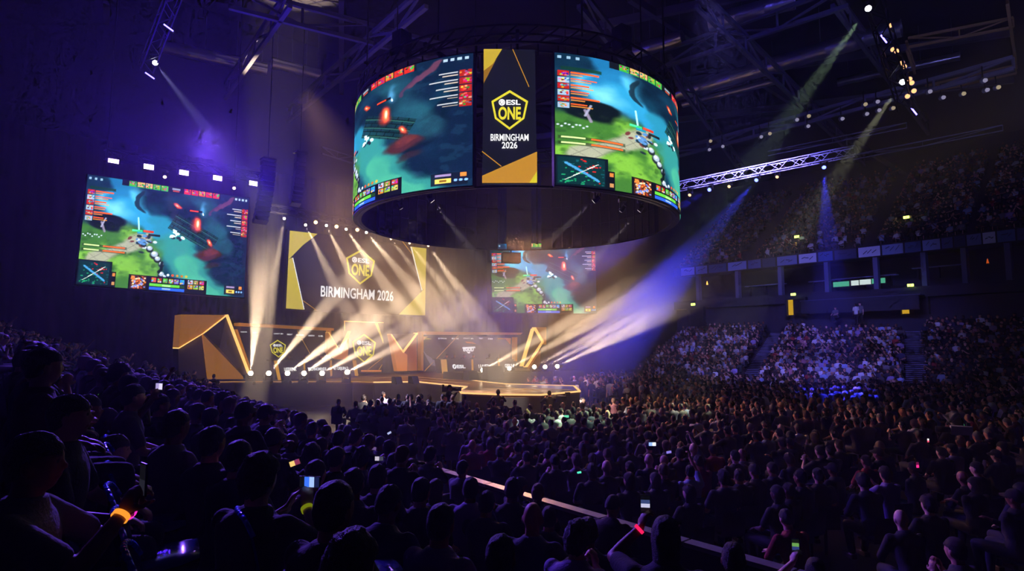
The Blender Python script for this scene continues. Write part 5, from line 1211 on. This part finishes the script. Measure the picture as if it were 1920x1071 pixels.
# players and crew, all of them individuals
crew = []
def crewman(px, py, D, pose, note, shirt='black', style='short', face=None, hair='black', s=1., z=None, b=None):
    H = PROTO[pose]['head']; p = at_y(px, py, D) if b is None else at_b(px, py, b); L = looks(); L.update(style=style, shirt=CD[shirt], hairc=HD[hair], s=s)
    rz = face if face is not None else face_rz(ST, -CT); off = Matrix.Rotation(rz, 3, 'Z') @ (H * s); pos = p - off
    if z is not None: pos.z = z
    people.append(dict(L, pos=pos, rz=rz, pose=pose, zone='crew', note=note))
for i, px in enumerate((543, 572, 603, 628, 648)): crewman(px, 668 - (i % 2), 0, 'clasp', b=39.25, s=1.2, shirt='charcoal', note= 'player at the left desk behind the ' + ['outermost gold strip', 'first white word', 'second gold strip', 'third gold strip', 'last gold strip'][i])
for i, px in enumerate((838, 853, 871, 888, 918, 937)): crewman(px, 667, 0, 'clasp', b=39.5, s=1.25, shirt=['charcoal', 'black'][i % 2], note= 'player at the desk under the cube, ' + ['first', 'second', 'third', 'fourth', 'fifth', 'last'][i] + ' from the gold V fin')
crewman(365, 693, 33.5, 'stand', 'crew member standing in silhouette before the big faceted tower', z=.6, face=face_rz(.6, .8)); crewman(401, 706, 31, 'phone', 'crew member sitting in silhouette at the foot of the faceted tower', face=face_rz(-.3, 1))
crewman(934, 736, 24.6, 'film', 'camera operator in silhouette against the thrust edge light', face=face_rz(-.2, 1)); crewman(1030, 738, 25.4, 'kneel', 'crouching crew member at the far part of the thrust', face=face_rz(-.1, 1))
crewman(1092, 752, 24, 'stand', 'crew member in dark clothes just past the thrust', face=face_rz(-1, .4)); crewman(843, 727, 26, 'film', 'operator leaning over the broadcast camera at the thrust tip', face=face_rz(1, .1))
crewman(1786, 762, 17.5, 'film', 'operator at the lit camera position in the dark side of the floor', 'grey', face=face_rz(-1, .4)); crewman(486, 758, 24, 'stand', 'security guard standing alone in the empty pit', face=face_rz(.2, -1))
crewman(1604, 572, 48.6, 'stand', 'person in a white top standing at the raised desk', 'white', face=face_rz(-.9, -.4)); crewman(1612, 570, 48.4, 'stand', 'person next to the white top at the raised desk', 'grey', face=face_rz(-.9, -.4)); crewman(1566, 578, 50, 'lap', 'person seated alone at the raised desk', 'grey', face=face_rz(-.9, -.4))
crewman(1652, 436, 49.5, 'stand', 'person in pale blue standing up in the upper stand by the fascia', 'pale blue', face=face_rz(-.9, -.4))
# the nearest ones stay individuals; the rest of the mass becomes one crowd
def rank(p):
    q = proj(p['pos'] + Vector((0, 0, 1.2))); p['q'] = q
    if p['zone'] in ('near', 'crew'): return -1
    vis = -25 < q[0] < 1945 and q[1] < 1085 and q[2] > 0
    if not vis: return 1e4
    D = math.hypot(p['pos'].x, p['pos'].y); return D
people.sort(key=rank)
people = [p for p in people if rank(p) < 1e4]
IND = people[:300]; REST = people[300:]
ordz = {}
for p in IND: ordz.setdefault((p['zone'], p.get('row')), []).append(p)
FR = sorted({k[1] for k in ordz if k[0] == 'floor'}); used = {}
for (z, r), L_ in ordz.items():
    L_.sort(key=lambda p: -to_ab(p['pos'])[1] if z in ('stand', 'near') else to_ab(p['pos'])[0])
    for i, p in enumerate(L_):
        h = hair_words(p); sname = p['shirt'][0]
        if p['note']: lab = p['note']
        elif z == 'stand': lab = f'{h}, {sname} top, {num(r)}{"th"} row above the barrier, seat {num(i + 1)} from stage'.replace('oneth', 'first').replace('twoth', 'second').replace('threeth', 'third').replace('fiveth', 'fifth').replace('eightth', 'eighth').replace('nineth', 'ninth').replace('twelveth', 'twelfth')
        elif z == 'floor': lab = f'{h}, {sname} top, floor row {num(FR.index(r) + 1)}, place {num(i + 1)} from the barrier'
        elif z == 'near': lab = f'{h}, {sname} top, near seats, {num(i + 1)} counted back from the stage'
        else: lab = f'{h}, {sname} top, side stand row {num(r)}, place {num(i + 1)} from the stage'
        w = lab.split()
        p['label'] = lab
for p in IND:
    gname = {'near': 'spectators in the near seats', 'stand': 'spectators in the near seats', 'floor': 'spectators on the floor', 'side': 'spectators in the side stand', 'upper': 'spectators in the upper stand', 'crew': 'crew and players'}[p['zone']]
    place_person(p, gname, p['label']); attach(p)
# crowd mesh
LOW = {}
for k in POSES:
    if k in ('kneel', 'film'): continue
    P = PROTO[k]; rb = 130 / max(1, len(P['body'].polygons)) / 2 * 2
    LOW[k] = [(0, *decimate(P['body'], 300 / (2 * len(P['body'].polygons)))), (1, *decimate(P['shirt'], 130 / (2 * len(P['shirt'].polygons)))), (2, *decimate(P['trousers'], 80 / (2 * len(P['trousers'].polygons))))]
LHAIR = {k: decimate(m, 110 / 5120) for k, m in HAIR.items()}
VV, TT, CC = [], [], []; base = 0
for p in REST:
    c, s = math.cos(p['rz']), math.sin(p['rz']); Rm = np.array([[c, -s, 0], [s, c, 0], [0, 0, 1]], np.float32) * p['s']; o = np.array(p['pos'], np.float32)
    parts = list(LOW[p['pose']])
    if p['style'] != 'bald':
        hv, ht = LHAIR[p['style']]; hr = np.array(PROTO[p['pose']]['rot'], np.float32); parts.append((3, hv @ hr.T + np.array(PROTO[p['pose']]['head'], np.float32), ht))
    cl = [col4(p['skin']), col4(p['shirt'][1]), col4(p['legs']), col4(p['hairc'][1])]
    for pid, v, t in parts:
        VV.append(v @ Rm.T + o); TT.append(t.reshape(-1, 3) + base); CC.append(np.tile(np.array(cl[pid], np.float32), (len(v), 1))); base += len(v)
VV = np.concatenate(VV); TT = np.concatenate(TT).astype(np.int32); CC = np.concatenate(CC)
def tri_mesh(name, V, T):
    me = bpy.data.meshes.new(name); me.vertices.add(len(V)); me.vertices.foreach_set('co', V.astype(np.float32).ravel()); me.loops.add(T.size); me.loops.foreach_set('vertex_index', T.ravel())
    me.polygons.add(len(T)); me.polygons.foreach_set('loop_start', np.arange(0, T.size, 3, dtype=np.int32)); me.polygons.foreach_set('loop_total', np.full(len(T), 3, dtype=np.int32)); me.update(calc_edges=True); me.shade_smooth(); return me
me = tri_mesh('crowd', VV, TT); ca = me.color_attributes.new('Col', 'FLOAT_COLOR', 'POINT'); ca.data.foreach_set('color', CC.ravel())
crowd = link('crowd', me, mat('crowd_cloth', 'ffffff', .75, vcol=True)); tag(crowd, 'mass of small far spectators filling the floor, the side stand and the upper stand', 'crowd', kind='stuff')
print('PEOPLE', len(people), len(IND), len(REST), len(TT))

# seats: one stuff object behind the mass, individual seats near the aisle
def seat_parts():
    V, Fs = [], []; n = 13
    for i in range(n):       # curved shell back with a rounded top
        u = -1 + 2 * i / (n - 1); 
        for j in range(7):
            v = j / 6; x = u * (.235 - .03 * v); y = -.20 + .06 * (u * u) - .07 * v; z = .46 + (.42 - .10 * abs(u) ** 3) * v; V.append((x, y, z))
    for i in range(n - 1):
        for j in range(6): a = i * 7 + j; Fs.append((a, a + 1, a + 8, a + 7))
    back = mesh('backrest', V, Fs, True); rim = MB()
    pts = [Vector(V[i * 7 + 6]) for i in range(n)]
    for a, b_ in zip(pts, pts[1:]): rim.tube(a, b_, .014, n=8)
    pan = MB(); rings(pan, [(Vector((0, y, z)), Vector((1, 0, 0)), Vector((0, 0, 1)), rx, .035) for y, z, rx in ((-.2, .43, .20), (-.05, .42, .225), (.12, .44, .22), (.22, .45, .17))], 12)
    leg = MB(); leg.box((0, -.12, .21), (.3, .06, .42)); leg.box((0, -.05, .02), (.36, .25, .04))
    return back, mesh('rim', rim.v, rim.f, True), mesh('seat_pan', pan.v, pan.f, True), mesh('pedestal', leg.v, leg.f)
SB = seat_parts(); RIMM = mat('seat_rim_glint', '2f4bff', .18, .4, spec=1.)  # blue light caught by the rims is put into their colour
for m_, mm in zip(SB, (SEATM, RIMM, SEATM, BLACK)): m_.materials.append(mm)
def seat(pos, rz, lab):
    r_ = empty('stadium_seat', pos, rz)
    bk = link('backrest', SB[0], None, r_); link('rim', SB[1], None, bk); link('seat_pan', SB[2], None, r_); link('pedestal', SB[3], None, r_); tag(r_, lab, 'seat', 'stadium seats'); return r_
arcs = [(25, 830, 3.3), (300, 910, 3.7), (330, 955, 3.2), (365, 1018, 2.8), (285, 870, 4.3), (270, 835, 5.), (262, 820, 5.7), (255, 800, 6.5), (240, 1000, 3.), (540, 955, 3.6), (683, 953, 4.), (715, 700, 30)]
names = ['beside the wristband man', 'fourth down the dark aisle', 'fifth down the dark aisle', 'lowest of the blue rimmed row by the aisle', 'third down the dark aisle', 'second down the dark aisle', 'top one of the blue rimmed row by the aisle', 'just above the blue rimmed row', 'inside the dark gap at the bottom', 'below the lit blue phone', 'between the biggest dark head and the navy shirt']
for (px, py, D), nm in zip(arcs, names):
    p = at_y(px, py, D); seat(p - Vector((0, 0, .85)), face_rz(.85, .5), 'empty seat, blue glint coloured into rim, ' + nm)
V0 = np.array([v.co for v in SB[0].vertices], np.float32)[::1]; q4 = np.array([tuple(p.vertices) for p in SB[0].polygons])
SV = np.array([(-.21, -.2, .45), (.21, -.2, .45), (.19, -.27, .86), (-.19, -.27, .86), (-.21, .2, .44), (.21, .2, .44), (-.03, -.1, 0), (.03, -.1, 0), (.03, -.1, .44), (-.03, -.1, .44)], np.float32)
ST_ = np.array([(0, 1, 2), (0, 2, 3), (0, 5, 1), (0, 4, 5), (6, 7, 8), (6, 8, 9)], np.int32)
VV, TT = [], []; base = 0
for p in people:
    if PROTO[p['pose']]['seated'] != 1 or p['zone'] in ('near',): continue
    c, s = math.cos(p['rz']), math.sin(p['rz']); Rm = np.array([[c, -s, 0], [s, c, 0], [0, 0, 1]], np.float32); VV.append(SV @ Rm.T + np.array(p['pos'], np.float32)); TT.append(ST_ + base); base += len(SV)
o = link('seating', tri_mesh('seating', np.concatenate(VV), np.concatenate(TT)), mat('seating_plastic', '10121e', .5)); tag(o, 'rows of dark seats under the mass of spectators', 'seating', kind='stuff')
for p_ in o.data.polygons: pass

# phones, wristbands
def phone(px, py, D, w, rz, cols, lab, tilt=0., roll=0.):
    w *= .68; h = w * 2; p = at_y(px, py, D); r_ = empty('phone', p); r_.rotation_euler = (R(tilt), R(roll), rz); tag(r_, lab, 'phone', 'lit phones in the audience')
    m = MB(); m.box((0, 0, 0), (w, .009, h)); m.build('casing', BLACKP, r_)
    for i, c in enumerate(cols):
        m = MB(); z0 = -h * .46 + h * .92 * i / len(cols); z1 = -h * .46 + h * .92 * (i + 1) / len(cols); m.poly([(-w * .45, -.0052, z0), (w * .45, -.0052, z0), (w * .45, -.0052, z1), (-w * .45, -.0052, z1)], (0, -.001, 0)); m.build('screen', emat('phone_%s' % c, c, 1.2), r_)
phone(190, 742, 7.8, .06, 0, ['60e030', '205010'], 'green lit phone just below the white one', roll=90); phone(1223, 833, 9.2, .085, 0, ['90b0e8', 'e8f0ff'], 'pale blue phone glowing in the middle of the floor crowd', roll=90)
phone(1254, 848, 9.4, .06, 0, ['8070d0'], 'thin violet phone next to the pale blue one', roll=80); phone(553, 868, 5.6, .075, 0, ['e8c070', '803050'], 'phone with a yellow picture beyond the baseball cap', roll=70); phone(711, 860, 7., .075, 0, ['b8b0c0', '404050'], 'grey phone near the barrier rail', roll=90)
phone(1720, 872, 8.5, .06, 0, ['ff3090', '601040'], 'pink lit phone in the dark side of the floor'); phone(61, 660, 10.5, .08, 0, ['f0f0c0', '80a040'], 'yellow white light held upright high in the left seats'); phone(730, 812, 15, .08, 0, ['a0a8d0'], 'small pale phone light in the floor crowd', roll=60)
phone(1062, 781, 19, .12, 0, ['60d0a0'], 'mint green phone light in front of the thrust', roll=90); phone(1086, 886, 9.5, .05, 0, ['50e8c0'], 'tiny mint light low in the floor crowd', roll=80); phone(425, 837, 7.6, .07, 0, ['3040d8'], 'narrow blue lit phone in the left seats'); phone(1740, 826, 11, .05, 0, ['ff5070', 'ffffff'], 'tiny red and white light in the dark side of the floor')
# broadcast cameras
def camera_rig(p, rz, lab, s=1., lit=False):
    r_ = empty('broadcast_camera', p, rz); tag(r_, lab, 'camera', 'broadcast cameras'); m = MB(); m.box((0, 0, 1.45), (.28, .7, .32)); m.build('camera_body', BLACKP, r_)
    m = MB(); m.tube((0, .35, 1.45), (0, .95, 1.45), .12, .15, 16); m.build('lens_barrel', BLACKP, r_, True); m = MB(); m.box((.2, -.3, 1.7), (.22, .12, .16)); m.build('viewfinder', BLACKP, r_)
    for a in (0, 2.1, 4.2): m = MB(); m.tube((0, 0, 1.25), (.55 * math.cos(a), .55 * math.sin(a), 0), .03, n=8); m.build('tripod_leg', BLACK, r_)
    r_.scale = (s,) * 3; return r_
q = at_y(838, 727, 27.5); camera_rig(Vector((q.x, q.y, .75)), face_rz(1, .3), 'large dark broadcast camera at the tip of the thrust', .68); q = at_y(1052, 735, 25.2); camera_rig(Vector((q.x, q.y, .2)), face_rz(-.3, 1), 'dark camera on a tripod at the thrust, beyond the crouching crew member', .9)
q = at_y(1800, 770, 17); r_ = camera_rig(Vector((q.x, q.y, .5)), face_rz(-1, .5), 'broadcast camera in a white rain cover at the dark side of the floor', .62)
m = MB(); m.box((0, 0, 1.45), (.34, .8, .38)); m.build('rain_cover', mat('white_cover', 'c8c8c8', .5), r_); m = MB(); m.box((.55, -.2, 1.55), (.12, .02, .26)); m.build('status_screen', emat('green_status', '50c070', .6), r_); m = MB(); m.box((.55, -.17, 1.55), (.2, .03, .32)); m.build('status_casing', BLACKP, r_)
q = at_y(1800, 800, 17); m = MB(); m.box((q.x, q.y + .3, .35), (2.4, 1.8, .7), -.5); o = m.build('camera_podium', BLACKP); tag(o, 'black podium under the camera with the white rain cover', 'podium')
# put the origin of board things at their foot
bpy.context.view_layer.update()
for r_ in [o for o in sc.objects if o.parent is None and o.type == 'EMPTY' and o.location.length < 1e-6]:
    ch = [c for c in r_.children_recursive if c.type == 'MESH']; P = [c.matrix_world @ Vector(v) for c in ch for v in c.bound_box]
    if not P: continue
    c = Vector((sum(p.x for p in P) / len(P), sum(p.y for p in P) / len(P), min(p.z for p in P))); r_.location = c
    for x in ch: x.data.transform(Matrix.Translation(-c))

# ------------------------------------------------------------------ house light and added fill spots
def area(loc, tgt, size, power, col, name='house_light'):
    l = bpy.data.lights.new(name, 'AREA'); l.energy = power; l.size = size; l.color = srgb(col); o = bpy.data.objects.new(name, l); COL.objects.link(o); o.location = loc; o.rotation_euler = (Vector(tgt) - Vector(loc)).to_track_quat('-Z', 'Y').to_euler(); return o
spotlight((8, 24, 19), (22, 49, 3), 36000, 50, '8078ff', 1., .5, 'stand_wash')
spotlight((10, 20, 20), (24, 58, 15), 2600, 55, '6058ff', 1., .5, 'upper_stand_wash')
spotlight((0, 30, 9), (5, 20, 0), 6500, 80, 'ffb070', 1., .6, 'stage_spill')
spotlight((-14, 27, 13), (-1.5, 5, 2), 30000, 58, '7a50ff', 1., .5, 'near_rim_fill')  # unseen spot added for purple rims on the near heads
spotlight((-2, 33, 14), (5, 13, 0), 10000, 58, '9a6ae8', 1., .8, 'audience_fill')  # added spot above the stage, tints the audience purple; no fixture
spotlight((-10, 28, 16), (-5, 38, 1.5), 30000, 60, 'ffc080', 1., .5, 'stage_key'); spotlight((9, 31, 16), (0, 38.5, 1.5), 18000, 50, 'ffc080', 1., .5, 'stage_key'); spotlight((1, 22, 8.2), (1, 28, 1.5), 3000, 70, 'ffc080', 1., .5, 'thrust_key')
spotlight((20, 22, 12), (24, 30, 22), 3500, 120, '7070c8', 1., 1., 'roof_wash'); spotlight((-4, 22, 14), (-4, 26, 22), 2500, 130, '8a708a', 1., 1., 'roof_wash')
spotlight((4, 36, 19), (6, 56, 15), 14000, 70, '4a38ff', 1., .6, 'back_wall_fill'); spotlight((0.3, 19.6, 8.5), (0.3, 31, 11.5), 900, 90, 'ffc8a0', 1., .3, 'cube_inner_fill')  # both spots added: purple for the back wall, warm for the cube inside
spotlight((38, 24, 14), (38, 26, 21), 1500, 100, 'ffb050', 1., .4, 'gantry_light')

# ------------------------------------------------------------------ haze in the air
def vol_mat(name, dens, aniso, col=(1, 1, 1), noise_=None):
    m = bpy.data.materials.new(name); m.use_nodes = True; nt = m.node_tree; nt.nodes.clear(); o = nt.nodes.new('ShaderNodeOutputMaterial')
    v = nt.nodes.new('ShaderNodeVolumeScatter'); v.inputs['Density'].default_value = dens; v.inputs['Anisotropy'].default_value = aniso; v.inputs['Color'].default_value = (*col, 1); nt.links.new(v.outputs[0], o.inputs['Volume'])
    if noise_:
        L = nt.links; tc = nt.nodes.new('ShaderNodeTexCoord'); nz = nt.nodes.new('ShaderNodeTexNoise'); nz.inputs['Scale'].default_value = noise_; nz.inputs['Detail'].default_value = 3; nz.inputs['Roughness'].default_value = .55
        L.new(tc.outputs['Object'], nz.inputs['Vector']); mr = nt.nodes.new('ShaderNodeMapRange'); mr.inputs['From Min'].default_value = .42; mr.inputs['From Max'].default_value = .66; mr.inputs['To Min'].default_value = dens * .30; mr.inputs['To Max'].default_value = dens * 2.2
        L.new(nz.outputs['Fac'], mr.inputs['Value'])
        # thins out away from the middle of the cloud (generated coordinates)
        sb = nt.nodes.new('ShaderNodeVectorMath'); sb.operation = 'SUBTRACT'; sb.inputs[1].default_value = (.5, .5, .5); L.new(tc.outputs['Generated'], sb.inputs[0])
        ln = nt.nodes.new('ShaderNodeVectorMath'); ln.operation = 'LENGTH'; L.new(sb.outputs[0], ln.inputs[0])
        m2 = nt.nodes.new('ShaderNodeMapRange'); m2.interpolation_type = 'SMOOTHSTEP'; m2.inputs['From Min'].default_value = .12; m2.inputs['From Max'].default_value = .5; m2.inputs['To Min'].default_value = 1; m2.inputs['To Max'].default_value = 0
        L.new(ln.outputs['Value'], m2.inputs['Value']); mu = nt.nodes.new('ShaderNodeMath'); mu.operation = 'MULTIPLY'; L.new(mr.outputs[0], mu.inputs[0]); L.new(m2.outputs[0], mu.inputs[1]); L.new(mu.outputs[0], v.inputs['Density'])
    return m
mb = MB(); mb.box(ab(30, 10, 13.2), (107, 67, 26.3), TH); hz = mb.build('haze', vol_mat('thin_haze', .0015, .3)); tag(hz, 'thin stage haze hanging through the whole hall', 'haze', kind='stuff')
def cloud(c, size, rz, dens, lab, sc_=.16, an=.3):
    mb = MB(); sph(mb, (0, 0, 0), (size[0] / 2, size[1] / 2, size[2] / 2), n=20, m=12); o = mb.build('smoke_cloud', vol_mat('smoke', dens, an, noise_=sc_)); o.location = c; o.rotation_euler = (0, 0, rz); tag(o, lab, 'smoke', 'stage smoke', kind='stuff'); return o
cloud((-8.5, 34.5, 6), (34, 19, 17), TH, .030, 'warm drifting smoke over the stage in front of the centre screen')
cloud((3.2, 33.5, 5.2), (27, 17, 14), TH, .034, 'bank of smoke the far beams run into beside the cube')

w = bpy.data.worlds.new('world'); sc.world = w; STEP = 1.5; w.use_nodes = True; w.node_tree.nodes['Background'].inputs[0].default_value = (0, 0, 0, 1); w.node_tree.nodes['Background'].inputs[1].default_value = 0
sc.view_settings.view_transform = 'Standard'; sc.view_settings.look = 'None'; sc.view_settings.exposure = 0; sc.view_settings.gamma = 1; sc.view_settings.use_curve_mapping = False
c = sc.cycles; c.max_bounces = 3; c.diffuse_bounces = 1; c.glossy_bounces = 2; c.transmission_bounces = 2; c.volume_bounces = 0; c.transparent_max_bounces = 6
c.sample_clamp_indirect = 3; c.sample_clamp_direct = 0; c.caustics_reflective = False; c.caustics_refractive = False
c.use_denoising = True; c.volume_step_rate = STEP; c.volume_max_steps = 128; c.use_light_tree = True; c.use_adaptive_sampling = True; c.adaptive_threshold = .07; c.adaptive_min_samples = 12
